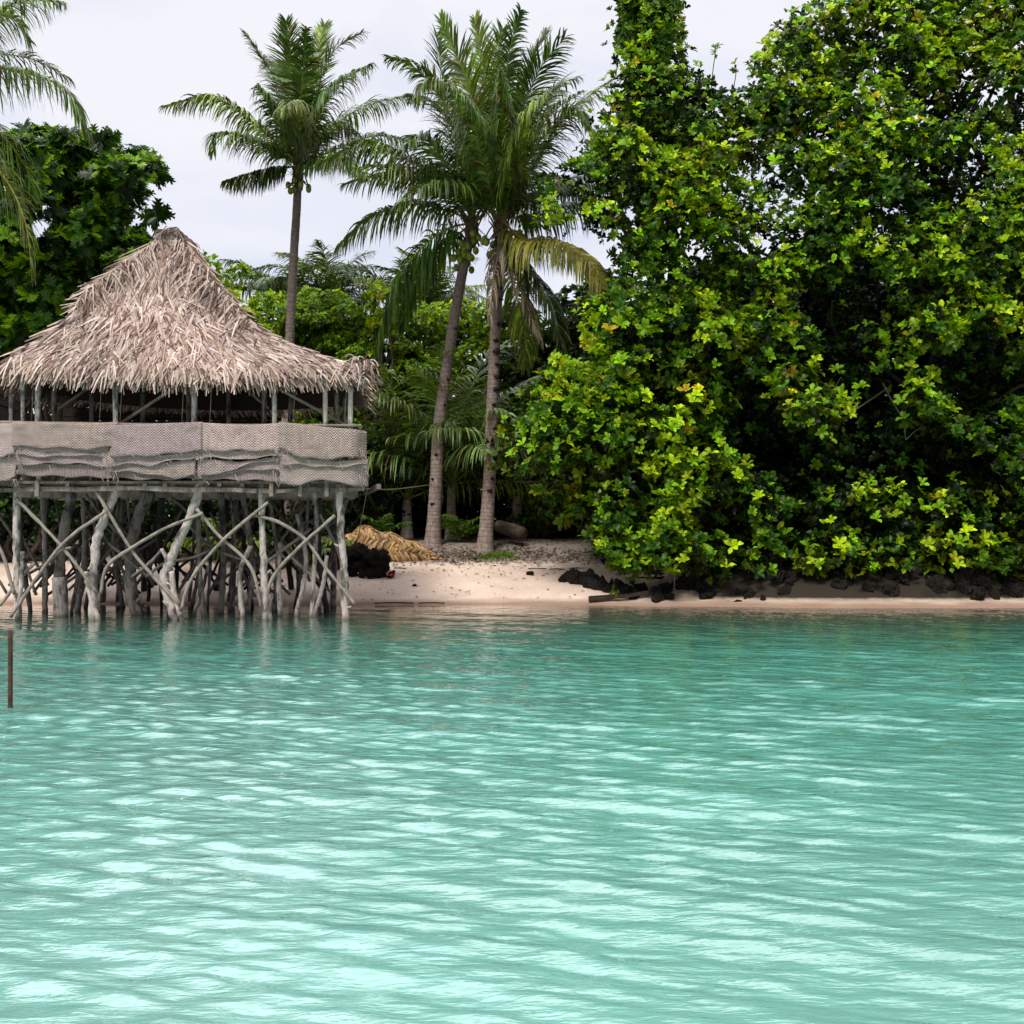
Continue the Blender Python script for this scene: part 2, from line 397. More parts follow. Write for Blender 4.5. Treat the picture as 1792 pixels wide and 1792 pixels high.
# ------------------------------------------------------------------ water
def make_water():
    xs = np.concatenate([-np.geomspace(600, 15, 26), np.arange(-14, 14.01, .036), np.geomspace(15, 600, 26)])
    ys = [3.2]
    while ys[-1] < 27.5: ys.append(ys[-1] + .014 + .0012 * ys[-1])
    ys = np.concatenate([-np.geomspace(600, 4, 24), np.linspace(-3, 2.9, 20), ys])
    X, Y = np.meshgrid(xs, ys); Z = np.zeros_like(X)
    r = np.random.default_rng(5)
    # wave trains: crests run from far left to near right
    for i in range(84):
        lam = math.exp(r.uniform(math.log(.10), math.log(.50)) if i % 9 else r.uniform(math.log(.8), math.log(2.2)))
        if i % 7 == 0: th = r.uniform(-1.2, 1.2)
        else: th = r.normal(.34, .19)
        k = 2 * math.pi / lam
        slope = .034 * (.6 if lam > .8 else 1.0 if lam > .25 else .8) * r.uniform(.5, 1.3)
        kx, ky = k * math.sin(th), k * math.cos(th)
        ph = r.uniform(0, 6.28)
        # slow gusts along each train so crests come and go
        ge = .65 + .5 * np.sin(X * r.uniform(-.9, .9) + Y * r.uniform(-.9, .9) + r.uniform(0, 6.28))
        w = np.sin(kx * X + ky * Y + ph)
        Z += slope / k * ge * w
    fade = np.clip((16 - np.abs(X)) / 3, 0, 1) * np.clip((Y - 1) / 2.5, 0, 1) * np.clip(.09 + .10 * np.clip((X - 1) / 4, 0, 1) + (shore(X) - Y) / 12, .09, 1)
    Z = Z * fade
    nx, ny = len(xs), len(ys)
    g = G(); i, j = np.meshgrid(np.arange(nx - 1), np.arange(ny - 1)); b = (j * nx + i).ravel()
    g.add(np.stack([X, Y, Z], 2).reshape(-1, 3), np.stack([b, b + 1, b + nx + 1, b + nx], 1))
    m, nt = mat_new('lagoon_water')
    geo = N(nt, 'ShaderNodeNewGeometry').outputs['Position']; sp = N(nt, 'ShaderNodeSeparateXYZ'); nt.links.new(geo, sp.inputs[0])
    n1 = noise(nt, mapping(nt, geo, (.6, 1, 1)), .35, 4, .55)
    yy = math_(nt, 'ADD', sp.outputs['Y'], math_(nt, 'MULTIPLY', n1, 3.0))
    dep = ramp(nt, math_(nt, 'DIVIDE', yy, 30.0), [(.15, (.150, .335, .285)), (.38, (.088, .285, .232)), (.62, (.060, .225, .175)), (.80, (.058, .128, .090))])
    body = N(nt, 'ShaderNodeBsdfDiffuse'); nt.links.new(mixc(nt, dep, ramp(nt, n1, [(.3, .85), (.7, 1.12)]), 1.0, 'MULTIPLY'), body.inputs['Color'])
    tr = N(nt, 'ShaderNodeBsdfTransparent'); tr.inputs['Color'].default_value = (.78, .92, .86, 1)
    shal = N(nt, 'ShaderNodeMapRange'); shal.inputs['From Min'].default_value = 21.5; shal.inputs['From Max'].default_value = 26.3
    shal.inputs['To Min'].default_value = 0.0; shal.inputs['To Max'].default_value = .95
    nt.links.new(math_(nt, 'ADD', sp.outputs['Y'], n1), shal.inputs['Value'])
    under = N(nt, 'ShaderNodeMixShader'); nt.links.new(shal.outputs[0], under.inputs[0]); nt.links.new(body.outputs[0], under.inputs[1]); nt.links.new(tr.outputs[0], under.inputs[2])
    rip = math_(nt, 'ADD', noise(nt, mapping(nt, geo, (3.2, 11, 1), (0, 0, .22)), 1.0, 4, .6, .3), math_(nt, 'MULTIPLY', noise(nt, mapping(nt, geo, (9, 26, 1), (0, 0, -.15)), 1.0, 2, .5), .35))
    calm = N(nt, 'ShaderNodeMapRange'); calm.inputs['From Min'].default_value = 15.0; calm.inputs['From Max'].default_value = 25.0; calm.inputs['To Min'].default_value = 1.0; calm.inputs['To Max'].default_value = .16
    nt.links.new(sp.outputs['Y'], calm.inputs['Value'])
    bmp = N(nt, 'ShaderNodeBump', Strength=.42, Distance=.03); cx = N(nt, 'ShaderNodeMapRange'); cx.inputs['From Min'].default_value = .5; cx.inputs['From Max'].default_value = 3.5; nt.links.new(math_(nt, 'ADD', sp.outputs['X'], math_(nt, 'MULTIPLY', n1, 2.0)), cx.inputs['Value'])
    cy = N(nt, 'ShaderNodeMapRange'); cy.inputs['From Min'].default_value = 21.8; cy.inputs['From Max'].default_value = 23.2; nt.links.new(sp.outputs['Y'], cy.inputs['Value'])
    chop = math_(nt, 'MULTIPLY', math_(nt, 'MULTIPLY', cx.outputs[0], cy.outputs[0]), noise(nt, mapping(nt, geo, (11, 5, 1)), 1.0, 3, .7))
    nt.links.new(math_(nt, 'ADD', math_(nt, 'MULTIPLY', rip, calm.outputs[0]), math_(nt, 'MULTIPLY', chop, 2.2)), bmp.inputs['Height']); bn = bmp.outputs[0]
    fr = N(nt, 'ShaderNodeFresnel', IOR=1.5); nt.links.new(bn, fr.inputs['Normal'])
    gl = N(nt, 'ShaderNodeBsdfGlossy', Roughness=.03); gl.inputs['Color'].default_value = (1, 1, 1, 1); nt.links.new(bn, gl.inputs['Normal'])
    mx = N(nt, 'ShaderNodeMixShader'); nt.links.new(math_(nt, 'MULTIPLY', fr.outputs[0], 1.3, clamp=True), mx.inputs[0]); nt.links.new(under.outputs[0], mx.inputs[1]); nt.links.new(gl.outputs[0], mx.inputs[2])
    out(nt, mx.outputs[0])
    tag(build('lagoon_water', g, m), 'rippled turquoise lagoon water', 'water', kind='structure')
make_water()

# ------------------------------------------------------------------ palms
GREEN = [np.array(c) for c in ((.052, .098, .011), (.080, .138, .013), (.120, .185, .020), (.036, .072, .010))]
def frond_geo(pts, leaf=1.3, droop=.75, col=None, n=120, twist=0.0, S=None, yellow=0.0, stiff=.7, rach=.036, start=.12, width=.0255, dead=False, wcol=None):
    g = G(); path = smooth_path(pts, 28)
    col = GREEN[R.randrange(4)] if col is None else np.asarray(col)
    rc = np.array(wcol if wcol is not None else ((.20, .24, .04) if not dead else (.26, .2, .15)))
    tube(g, path, np.linspace(rach, .006, 28), 5, rc * .9)
    t = np.linspace(start, .995, n); f = t * 27; i0 = np.minimum(f.astype(int), 26)
    Pp = path[i0] + (path[i0 + 1] - path[i0]) * (f - i0)[:, None]
    T = nrm(np.gradient(path, axis=0))[i0]
    h = path[-1] - path[0]; h = np.array([h[0], h[1], 0]) + 1e-4
    if S is None: S = nrm(np.cross(nrm(h), [0, 0, 1]))
    S = np.asarray(S, float)
    for sd in (-1, 1):
        s = nrm(S - T * (T @ S)[:, None]) * sd
        U = nrm(np.cross(s, T)) * sd
        s2 = s * math.cos(twist) + U * math.sin(twist) * sd
        U2 = nrm(np.cross(s2, T)) * sd
        L = 1.16 * leaf * (np.interp(t, [0, .15, .35, .7, .9, 1], [.4, .72, 1, .85, .5, .28])) * rng.uniform(.82, 1.08, n)
        ang = np.interp(t, [0, .5, 1], [1.2, .98, .5]) + rng.normal(0, .07, n)
        D = nrm(s2 * np.sin(ang)[:, None] + T * np.cos(ang)[:, None] + U2 * .16 + rng.normal(0, .09, (n, 3)))
        dr = droop * rng.uniform(.5, 1.6, n) * (1 - stiff * np.clip(T[:, 2], 0, 1))
        K = 6; C = np.zeros((n, K, 3)); C[:, 0] = Pp
        d = D.copy()
        for k in range(1, K):
            C[:, k] = C[:, k - 1] + d * (L / (K - 1))[:, None]
            d = nrm(d + np.array([0, 0, -1]) * (dr * .60)[:, None])
        w = np.array([.5, 1, 1, .85, .6, .06]) * width
        Tn = nrm(T - D * np.sum(T * D, 1)[:, None])
        tilt = rng.normal(.35, .3, n)[:, None]
        Wd = nrm(Tn * np.cos(tilt) + np.cross(D, Tn) * np.sin(tilt))
        W = Wd[:, None, :] * w[None, :, None] * rng.uniform(.8, 1.2, n)[:, None, None]
        cc = col[None] * rng.uniform(.45, 1.8, (n, 1)) * (1 + .35 * np.sin(t * 23 + sd))[:, None]
        if yellow: 
            yf = np.clip(rng.uniform(0, 1, (n, 1)) * yellow * 1.6 - .1, 0, 1)
            cc = cc * (1 - yf) + np.array([.26, .22, .03]) * yf
        keep = rng.random(n) > .07; brown = (rng.random((n, 1)) < .05); cc = np.where(brown, np.array([[.20, .15, .05]]), cc)
        ribbons(g, C[keep], W[keep], cc[keep])
    return g

def trunk_geo(pts, r0, r1, flare=1.9, n=110, sides=14):
    g = G(); path = smooth_path(pts, n); s = np.linspace(0, 1, n)
    L = np.sum(np.linalg.norm(np.diff(path, axis=0), axis=1))
    rad = r0 + (r1 - r0) * s ** .7 + r0 * (flare - 1) * np.exp(-s * L / .45)
    rad = rad * (1 + .016 * np.sin(s * L * 8.0 * 2 * math.pi + 1.5 * np.sin(s * 14)) + rng.normal(0, .008, n))
    tube(g, path, rad, sides, (1, 1, 1), .02); return g, path

def ellipsoid(g, c, r, col=(1, 1, 1), nu=8, nv=6, jit=0.0, pitch=0.0):
    V = [];
    for i in range(nv + 1):
        for j in range(nu):
            a, b = math.pi * i / nv, 2 * math.pi * j / nu
            k = 1 + rng.uniform(-jit, jit)
            V.append((r[0] * math.sin(a) * math.cos(b) * k, r[1] * math.sin(a) * math.sin(b) * k, r[2] * math.cos(a) * k))
    V = np.array(V) + c; Q = []
    for i in range(nv):
        for j in range(nu):
            Q.append((i * nu + j, (i + 1) * nu + j, (i + 1) * nu + (j + 1) % nu, i * nu + (j + 1) % nu))
    g.add(V, Q, None, col)

def crown_base(root, c, scale=1.0, dead=True):
    g = G(); n = 34          # fibrous leaf bases clasping the top of the trunk
    az = rng.uniform(0, 6.28, n); C = np.zeros((n, 4, 3)); W = np.zeros((n, 4, 3))
    for i in range(n):
        d = np.array([math.cos(az[i]), math.sin(az[i]), 0]); s = np.array([-d[1], d[0], 0])
        L = rng.uniform(.35, .9) * scale; z0 = rng.uniform(-.35, .25) * scale
        for k, t in enumerate((0, .35, .7, 1)):
            C[i, k] = c + d * (.12 + .32 * t * t + .1 * t) * scale + np.array([0, 0, z0 + L * t * (.85 if i % 4 else -.6)])
            W[i, k] = s * (.075, .06, .045, .015)[k] * scale
    ribbons(g, C, W, np.array([.13, .085, .05])[None] * rng.uniform(.5, 1.5, (n, 1)))
    ellipsoid(g, c + np.array([0, 0, -.05]), (.22 * scale, .22 * scale, .5 * scale), (.11, .07, .045), 10, 7, .1)
    part('leaf_base', g, M['dry'], root)

def coconuts(root, spots):
    for s in spots:
        st = G(); ctr = np.asarray(s[0]); top = np.asarray(s[1])
        g = G(); tube(g, smooth_path([top, (top + ctr) / 2 + np.array([0, -.1, .12]), ctr], 8), .022, 5, (.6, .6, .4))
        b = part('coconut_stalk', g, M['nutbrown'], root)
        for k in range(s[2]):
            q = ctr + rng.normal(0, 1, 3) * np.array([.17, .13, .16])
            n = G(); ellipsoid(n, q, (.088, .088, .115), (1, 1, 1), 10, 7)
            part('coconut', n, M['nut'], b)

def palm(name, label, cat, base, trunkpts, r0, r1, fronds, crown, mat='ptrunk', group=None, leaf=1.15, extra=0, flare=1.95, yc=0.0, nuts=(), deadf=(), extra_el=(-20, 60), extra_len=(3.6, 4.8)):
    root = thing(name, label, cat, base, group)
    g, path = trunk_geo(trunkpts, r0, r1, flare)
    part('trunk', g, M[mat], root)
    crown = np.asarray(crown)
    for fr in fronds:
        px, kw = fr[0], (fr[1] if len(fr) > 1 else {})
        pts = [crown + np.array([0, 0, .1])] + [P(a, b, crown[1] + dy) for a, b, dy in px]
        part('frond', frond_geo(pts, **{'leaf': leaf, **kw}), M['palm'], root)
    for pts in deadf:
        part('frond', frond_geo([crown] + [P(a, b, crown[1] + dy) for a, b, dy in pts], leaf=.7, droop=2.2, col=(.2, .15, .11), dead=True, n=40), M['dry'], root, label='dead grey brown frond hanging down')
    for i in range(extra):
        az = 2 * math.pi * (i + R.random() * .6) / max(extra, 1); el = math.radians(R.uniform(*extra_el)); L = R.uniform(*extra_len)
        d = np.array([math.cos(az), math.sin(az), 0])
        pts = [crown]; p = crown.copy(); e = el
        for k in range(5):
            p = p + (d * math.cos(e) + np.array([0, 0, math.sin(e)])) * L / 5; e -= R.uniform(.18, .36); pts.append(p.copy())
        part('frond', frond_geo(pts, leaf=leaf, n=64), M['palm'], root)
    crown_base(root, crown + np.array([0, 0, -.1]), r1 / .15)
    coconuts(root, nuts)
    return root

# left slender palm behind the hut
YA = 36.0
ca = P(522, 296, YA)
ba = P(500, 905, YA); ba[2] = gz(ba[0], YA)
palm('coconut_palm', 'slender coconut palm rising behind the right slope of the thatched hut roof', 'palm tree', ba,
     [ba - [0, 0, .3], P(501, 760, YA), P(507, 595, YA), P(514, 450, YA), P(519, 370, YA), P(522, 305, YA)], .175, .125, [
         ([(458, 226, -.6), (375, 172, -1.2), (288, 186, -1.6)], dict(droop=1.2, leaf=1.0)),
         ([(460, 252, -1.2), (420, 236, -2.0), (376, 236, -2.6), (374, 268, -2.8)], dict(droop=1.1, leaf=.95)),
         ([(478, 296, -.2), (440, 305, -.5), (392, 318, -.8)], dict(droop=1.4, leaf=.9)),
         ([(492, 165, .5), (462, 105, .8), (428, 58, .7)], dict(droop=.9, leaf=1.0)),
         ([(510, 130, -.3), (508, 80, -.7), (500, 36, -1.1)], dict(droop=.35, leaf=1.0)),
         ([(527, 175, -.9), (532, 105, -1.4), (537, 50, -2.0)], dict(droop=.8, stiff=.4, leaf=1.0, S=(1, 0, 0))),
         ([(538, 170, .8), (552, 100, 1.3), (568, 44, 1.6)], dict(droop=.4, leaf=1.05)),
         ([(548, 185, .3), (580, 95, .4), (634, 56, .2)], dict(droop=.8, leaf=1.0)),
         ([(552, 210, -.9), (590, 148, -1.7), (652, 112, -2.2)], dict(droop=1.4, stiff=0, leaf=.95, col=(.06, .12, .02))),
         ([(580, 225, .6), (635, 188, 1.0), (718, 166, 1.3)], dict(droop=1.0)),
         ([(572, 268, -.6), (655, 238, -1.0), (732, 250, -1.2)], dict(droop=1.2, leaf=.95)),
         ([(560, 282, -1.4), (600, 276, -2.4), (640, 310, -3.0)], dict(droop=1.4, leaf=.9, col=(.05, .11, .02), yellow=.25)),
         ([(520, 205, -1.6), (512, 178, -2.6), (484, 196, -3.3)], dict(droop=1.5, stiff=0, leaf=.9, col=(.09, .15, .03), yellow=.35)),
         ([(500, 235, -1.4), (478, 190, -2.2), (452, 150, -2.8)], dict(droop=1.6, stiff=0)),
         ([(545, 250, 1.3), (590, 215, 2.4), (625, 235, 3.2)], dict(droop=1.1)),
         ([(515, 190, 1.4), (495, 130, 2.4), (470, 105, 3.2)], dict(droop=.9)),
     ], ca, nuts=[(P(512, 326, YA - .3), P(516, 308, YA - .1), 5), (P(538, 322, YA - .25), P(530, 306, YA - .1), 4)])

# the two palms on the beach
YB, YC = 33.0, 32.4
cb = P(826, 396, YB); bb = P(757, 945, YB); bb[2] = gz(bb[0], YB)
palm('coconut_palm', 'leaning smooth-barked coconut palm, left of the pair on the beach, beside the braided frond heap', 'palm tree', bb,
     [bb - [0, 0, .3], bb, P(763, 845, YB), P(768, 745, YB), P(785, 620, YB), P(805, 500, YB), P(819, 430, YB), P(826, 398, YB)], .205, .14, [
         ([(800, 320, -.6), (726, 284, -1.2), (640, 255, -1.6), (562, 284, -1.9)], dict(droop=1.3, leaf=1.3, yellow=.12, wcol=(.3, .27, .03))),
         ([(793, 372, -.1), (722, 357, -.4), (650, 380, -.7), (590, 432, -.9)], dict(droop=1.25, leaf=1.25)),
         ([(780, 402, -.9), (726, 446, -1.4), (683, 515, -1.7), (655, 610, -1.8)], dict(droop=.7, leaf=1.25, col=(.045, .1, .015), wcol=(.42, .36, .03), S=(.25, -.6, .75))),
         ([(800, 230, -.4), (738, 128, -.6), (680, 100, -.7)], dict(droop=.9, leaf=1.05)),
         ([(825, 250, -1.2), (800, 170, -2.2), (752, 140, -2.9), (728, 170, -3.2)], dict(droop=1.6, leaf=1.1, stiff=0, col=(.075, .125, .02), yellow=.15)),
         ([(812, 270, .6), (770, 190, 1.2), (716, 168, 1.6)], dict(droop=1.0)),
         ([(790, 300, -1.2), (740, 240, -2.2), (715, 250, -2.8)], dict(droop=1.1)),
         ([(780, 430, .6), (735, 480, 1.0), (700, 570, 1.2)], dict(droop=.9)),
         ([(840, 300, 1.2), (850, 210, 2.0), (870, 140, 2.4)], dict(droop=.6)),
         ([(800, 260, .4), (775, 140, .7), (765, 60, .9)], dict(droop=.6)),
     ], cb, extra=5, extra_el=(28, 75), extra_len=(3.8, 4.8), nuts=[(P(815, 440, YB - .45), P(824, 405, YB), 11), (P(838, 432, YB - .35), P(828, 405, YB), 6), (P(800, 452, YB + .1), P(822, 408, YB), 6)])
cc = P(876, 388, YC); bc = P(848, 950, YC); bc[2] = gz(bc[0], YC)
palm('coconut_palm', 'upright coconut palm with dark notches up its trunk, right of the beach pair', 'palm tree', bc,
     [bc - [0, 0, .3], bc, P(856, 850, YC), P(860, 740, YC), P(866, 600, YC), P(872, 480, YC), P(876, 392, YC)], .205, .145, [
         ([(846, 240, -.5), (805, 110, -.8), (771, 36, -.9)], dict(droop=.55)),
         ([(862, 230, -.2), (845, 110, -.4), (831, 34, -.5)], dict(droop=.4, leaf=1.0)),
         ([(880, 220, -.8), (890, 100, -1.3), (911, 16, -1.6)], dict(droop=1.0, stiff=.4, leaf=.85, S=(1, 0, 0))),
         ([(898, 230, .3), (925, 120, .5), (955, 58, .6)], dict(droop=.6)),
         ([(900, 240, -.9), (940, 130, -1.6), (988, 66, -2.0)], dict(droop=.7)),
         ([(915, 250, .8), (965, 160, 1.3), (1010, 135, 1.6)], dict(droop=.9)),
         ([(915, 300, -.8), (950, 240, -1.6), (1003, 194, -2.2), (1030, 220, -2.5)], dict(droop=1.0, col=(.10, .17, .04), yellow=.2)),
         ([(930, 300, .3), (985, 210, .6), (1066, 142, .8)], dict(droop=.9)),
         ([(925, 350, .8), (1010, 310, 1.4), (1090, 330, 1.8)], dict(droop=1.2)),
         ([(930, 380, 0), (1000, 360, -.2), (1090, 375, -.4)], dict(droop=1.2)),
         ([(915, 420, -.6), (965, 420, -1.1), (1020, 445, -1.5), (1085, 495, -1.7)], dict(droop=1.5, col=(.09, .12, .02), yellow=.75, wcol=(.42, .34, .03))),
         ([(922, 425, -1.4), (985, 428, -2.6), (1040, 468, -3.6), (1062, 535, -4.1)], dict(droop=1.5, leaf=1.2, col=(.10, .13, .02), yellow=.85, wcol=(.45, .33, .03))),
         ([(845, 280, -1.6), (826, 200, -2.8), (790, 150, -3.6)], dict(droop=1.7, stiff=0, leaf=1.0, col=(.07, .125, .02))),
         ([(880, 260, -1.8), (880, 180, -3.0), (875, 120, -3.8)], dict(droop=1.7, stiff=0, leaf=.9, S=(1, 0, 0))),
         ([(905, 290, -1.7), (920, 210, -2.9), (960, 160, -3.7)], dict(droop=1.6, stiff=0, leaf=1.0)),
         ([(905, 450, -.4), (960, 520, -.8), (985, 610, -1.0)], dict(droop=.9)),
         ([(890, 470, .8), (915, 560, 1.2), (920, 640, 1.3)], dict(droop=.8)),
         ([(850, 250, 1.6), (820, 160, 2.8), (800, 110, 3.4)], dict(droop=.7)),
         ([(900, 260, 1.6), (940, 170, 2.8), (985, 160, 3.6)], dict(droop=.8)),
         ([(862, 200, .9), (868, 110, 1.3), (880, 50, 1.5)], dict(droop=.5, S=(1, 0, .1))),
     ], cc, mat='ptrunk2', extra=5, extra_el=(28, 75), extra_len=(3.8, 4.8), deadf=[[(885, 440, -.7), (905, 490, -.9), (948, 600, -1.0)], [(870, 450, -.6), (862, 500, -.8), (858, 560, -.8)]],
     nuts=[(P(893, 422, YC - .5), P(880, 396, YC), 6), (P(868, 485, YC - .35), P(874, 400, YC), 6), (P(848, 418, YC - .3), P(872, 396, YC), 5)])
# climbing notches on the second trunk
root_c = [o for o in COL.objects if o.type == 'EMPTY' and 'notches' in o.get('label', '')][0]
_, pth = trunk_geo([bc, P(856, 850, YC), P(860, 740, YC), P(866, 600, YC), P(872, 480, YC), P(876, 392, YC)], .205, .145)
for i in range(22):
    k = int(12 + i * 4.2); p = pth[k]; r = .205 - .06 * (k / 110) ** .7
    if R.random() < .12: continue
    k = max(3, k + R.randint(-1, 1)); a = math.radians(-66 + R.uniform(-14, 14)); d = np.array([math.cos(a), math.sin(a), 0])
    g = G(); ellipsoid(g, p + d * (r * .95), (R.uniform(.06, .10), R.uniform(.05, .08), R.uniform(.03, .085)), (.12, .1, .09), 9, 6, .45)
    part('climbing_notch', g, M['shadowwall'], root_c)
root_b = [o for o in COL.objects if o.type == 'EMPTY' and 'smooth-barked' in o.get('label', '')][0]
_, pth = trunk_geo([bb, P(763, 845, YB), P(768, 745, YB), P(785, 620, YB), P(805, 500, YB), P(819, 430, YB)], .205, .14)
for i in range(9):
    k = int(6 + i * 9); p = pth[k]; r = .205 - .065 * (k / 110) ** .7 + .18 * math.exp(-k / 110 * 9 / .45)
    if R.random() < .3: continue
    a = math.radians(-70 + R.uniform(-50, 30)); d = np.array([math.cos(a), math.sin(a), 0])
    g = G(); ellipsoid(g, p + d * (r * .96), (R.uniform(.04, .06), .05, R.uniform(.025, .045)), (.12, .1, .09), 9, 6, .45)
    part('climbing_notch', g, M['shadowwall'], root_b)

# palm at the left edge: only its fronds reach into the frame
YL = 29.0
cl = P(-165, 150, YL); bl = np.array([cl[0] - .6, YL, gz(cl[0], YL)])
palm('coconut_palm', 'coconut palm standing outside the left edge, its long fronds reaching over the hut roof', 'palm tree', bl,
     [bl - [0, 0, .3], bl + [.1, 0, 3], bl + [.3, 0, 7], cl], .22, .15, [
         ([(-60, 120, -.3), (20, 122, -.5), (110, 155, -.6), (155, 236, -.6)], dict(droop=1.1, leaf=1.25)),
         ([(-80, 50, -.2), (0, 14, -.4), (60, 0, -.5), (110, 4, -.6)], dict(droop=1.1, leaf=1.1)),
         ([(-90, 60, -1.2), (-20, 25, -2.0), (25, 35, -2.4), (52, 75, -2.6)], dict(droop=.7, leaf=1.1, S=(.5, -.8, .2))),
         ([(-70, 230, -1.0), (0, 300, -1.5), (42, 380, -1.8), (56, 478, -1.9)], dict(droop=.7, leaf=1.2, col=(.045, .10, .015), yellow=.45, wcol=(.36, .32, .03), S=(.35, -.6, .7))),
     ], cl, extra=8)

# background palms behind the round bush
def bgpalm(label, px, py, Y, scale, n, group, els=(25, 85), col=None):
    c = P(px, py, Y); b = np.array([c[0] + .3, Y, gz(c[0], Y)])
    root = thing('coconut_palm', label, 'palm tree', b, group)
    g, _ = trunk_geo([b, (b + c) / 2 + [.1, 0, 0], c], .2 * scale, .13 * scale, 1.5, 40, 10); part('trunk', g, M['ptrunk'], root)
    for i in range(n):
        az = 2 * math.pi * (i + R.random() * .5) / n; e = math.radians(R.uniform(*els)); L = R.uniform(3.2, 4.2) * scale
        d = np.array([math.cos(az), math.sin(az), 0]); pts = [c]; p = c.copy()
        for k in range(5):
            p = p + (d * math.cos(e) + np.array([0, 0, math.sin(e)])) * L / 5; e -= R.uniform(.16, .34); pts.append(p.copy())
        part('frond', frond_geo(pts, leaf=1.0 * scale, n=56, col=col), M['palm'], root)
    crown_base(root, c, scale)
bgpalm('pale fronded palm far behind, left of the slender palm trunk', 500, 530, 47, .9, 14, None, col=(.06, .11, .035))
bgpalm('distant palm just right of the slender palm trunk above the round bush', 580, 535, 45, .85, 14, None)
bgpalm('distant palm showing between the round bush and the beach palms', 690, 535, 46, .85, 14, None)
bgpalm('distant palm seen behind the twin crowns of the beach palms', 760, 560, 44, .9, 12, None)

# young palms in the undergrowth behind the beach palms
def youngpalm(label, px, py, Y, L, n, group=None, els=(35, 80), leaf=.9, zoff=0.0, col=None):
    b = P(px, py, Y); b[2] = gz(b[0], Y) + zoff
    root = thing('young_palm', label, 'young palm', (b[0], b[1], gz(b[0], Y)), group)
    if zoff > .2:
        g, _ = trunk_geo([np.array([b[0], b[1], gz(b[0], Y)]), b - [0, 0, .4 * zoff], b], .17, .13, 1.4, 30, 10); part('trunk', g, M['ptrunk'], root)
    for i in range(n):
        az = 2 * math.pi * (i + R.random() * .6) / n; e = math.radians(R.uniform(*els)); l = L * R.uniform(.75, 1.1)
        d = np.array([math.cos(az), math.sin(az), 0]); pts = [b]; p = b.copy()
        for k in range(5):
            p = p + (d * math.cos(e) + np.array([0, 0, math.sin(e)])) * l / 5; e -= R.uniform(.14, .32); pts.append(p.copy())
        part('frond', frond_geo(pts, leaf=leaf, n=56 if L > 2 else 26, col=col, droop=.9), M['palm'], root)
youngpalm('big young palm with arching fronds between the two beach palm trunks', 790, 940, 34.7, 5.0, 18, leaf=1.2, zoff=1.7, els=(30, 85), col=(.09, .155, .032))
youngpalm('young palm with long fronds behind the notched beach palm', 905, 940, 35.4, 4.8, 14, leaf=1.1, zoff=1.6, els=(30, 82), col=(.08, .14, .025))
youngpalm('young palm left of the leaning beach palm with low drooping fronds', 712, 940, 35.0, 4.6, 14, leaf=1.1, zoff=1.2, els=(15, 80))
youngpalm('small coconut seedling sprouting between the two beach palm trunks', 803, 945, 33.6, 1.3, 6, leaf=.4, col=(.09, .18, .02), els=(55, 85))
youngpalm('small palm seedling behind the braided frond heap', 668, 935, 34.0, 1.1, 5, leaf=.35, col=(.06, .14, .02), els=(40, 80))
youngpalm('bright young palm under the right end of the hut', 545, 950, 30.9, 1.5, 9, leaf=.5, col=(.10, .19, .02), els=(30, 80))
youngpalm('yellow green young palm under the middle of the hut', 400, 950, 31.5, 2.1, 8, leaf=.6, col=(.12, .2, .02), els=(30, 80))

# ------------------------------------------------------------------ leafy trees
def in_poly(x, y, poly):
    c = False; j = len(poly) - 1
    for i in range(len(poly)):
        xi, yi = poly[i]; xj, yj = poly[j]
        if (yi > y) != (yj > y) and x < (xj - xi) * (y - yi) / (yj - yi) + xi: c = not c
        j = i
    return c

def limb(g, a, b, r0, r1, wig=.3, n=14, sag=.0):
    a, b = np.asarray(a), np.asarray(b); m1 = a + (b - a) * .35 + rng.normal(0, wig, 3) + [0, 0, sag]; m2 = a + (b - a) * .7 + rng.normal(0, wig, 3) + [0, 0, sag]
    p = smooth_path([a, m1, m2, b], n); tube(g, p, np.linspace(r0, r1, n), 8, (1, 1, 1), .05); return p

SIL = [(1085, -10), (1182, -10), (1188, 70), (1208, 95), (1230, 130), (1262, 160), (1297, 185), (1318, 180), (1316, 125), (1332, 75), (1368, 48), (1393, 15),
       (1440, -10), (1700, -230), (1960, -230), (1960, 1010), (1740, 1000), (1620, 985), (1560, 995), (1475, 1000), (1440, 950), (1340, 965), (1260, 980), (1230, 1000), (1075, 995),
       (1015, 915), (1000, 830), (918, 815), (885, 775), (918, 725), (960, 650), (990, 580), (1040, 525), (1092, 480), (1080, 415), (942, 395), (942, 320), (1020, 265), (1066, 190), (1080, 90)]
HOLLOW = [(1560, 830, 150), (1690, 880, 115), (1480, 640, 60), (1310, 760, 60), (1230, 800, 40), (1620, 520, 50), (1420, 500, 40), (1240, 480, 40), (1700, 640, 45), (1390, 800, 95), (1440, 930, 80), (1555, 705, 70), (1270, 880, 60), (1620, 960, 60), (1330, 420, 45), (1690, 300, 60), (1500, 560, 60), (1180, 600, 45), (1130, 870, 45)]

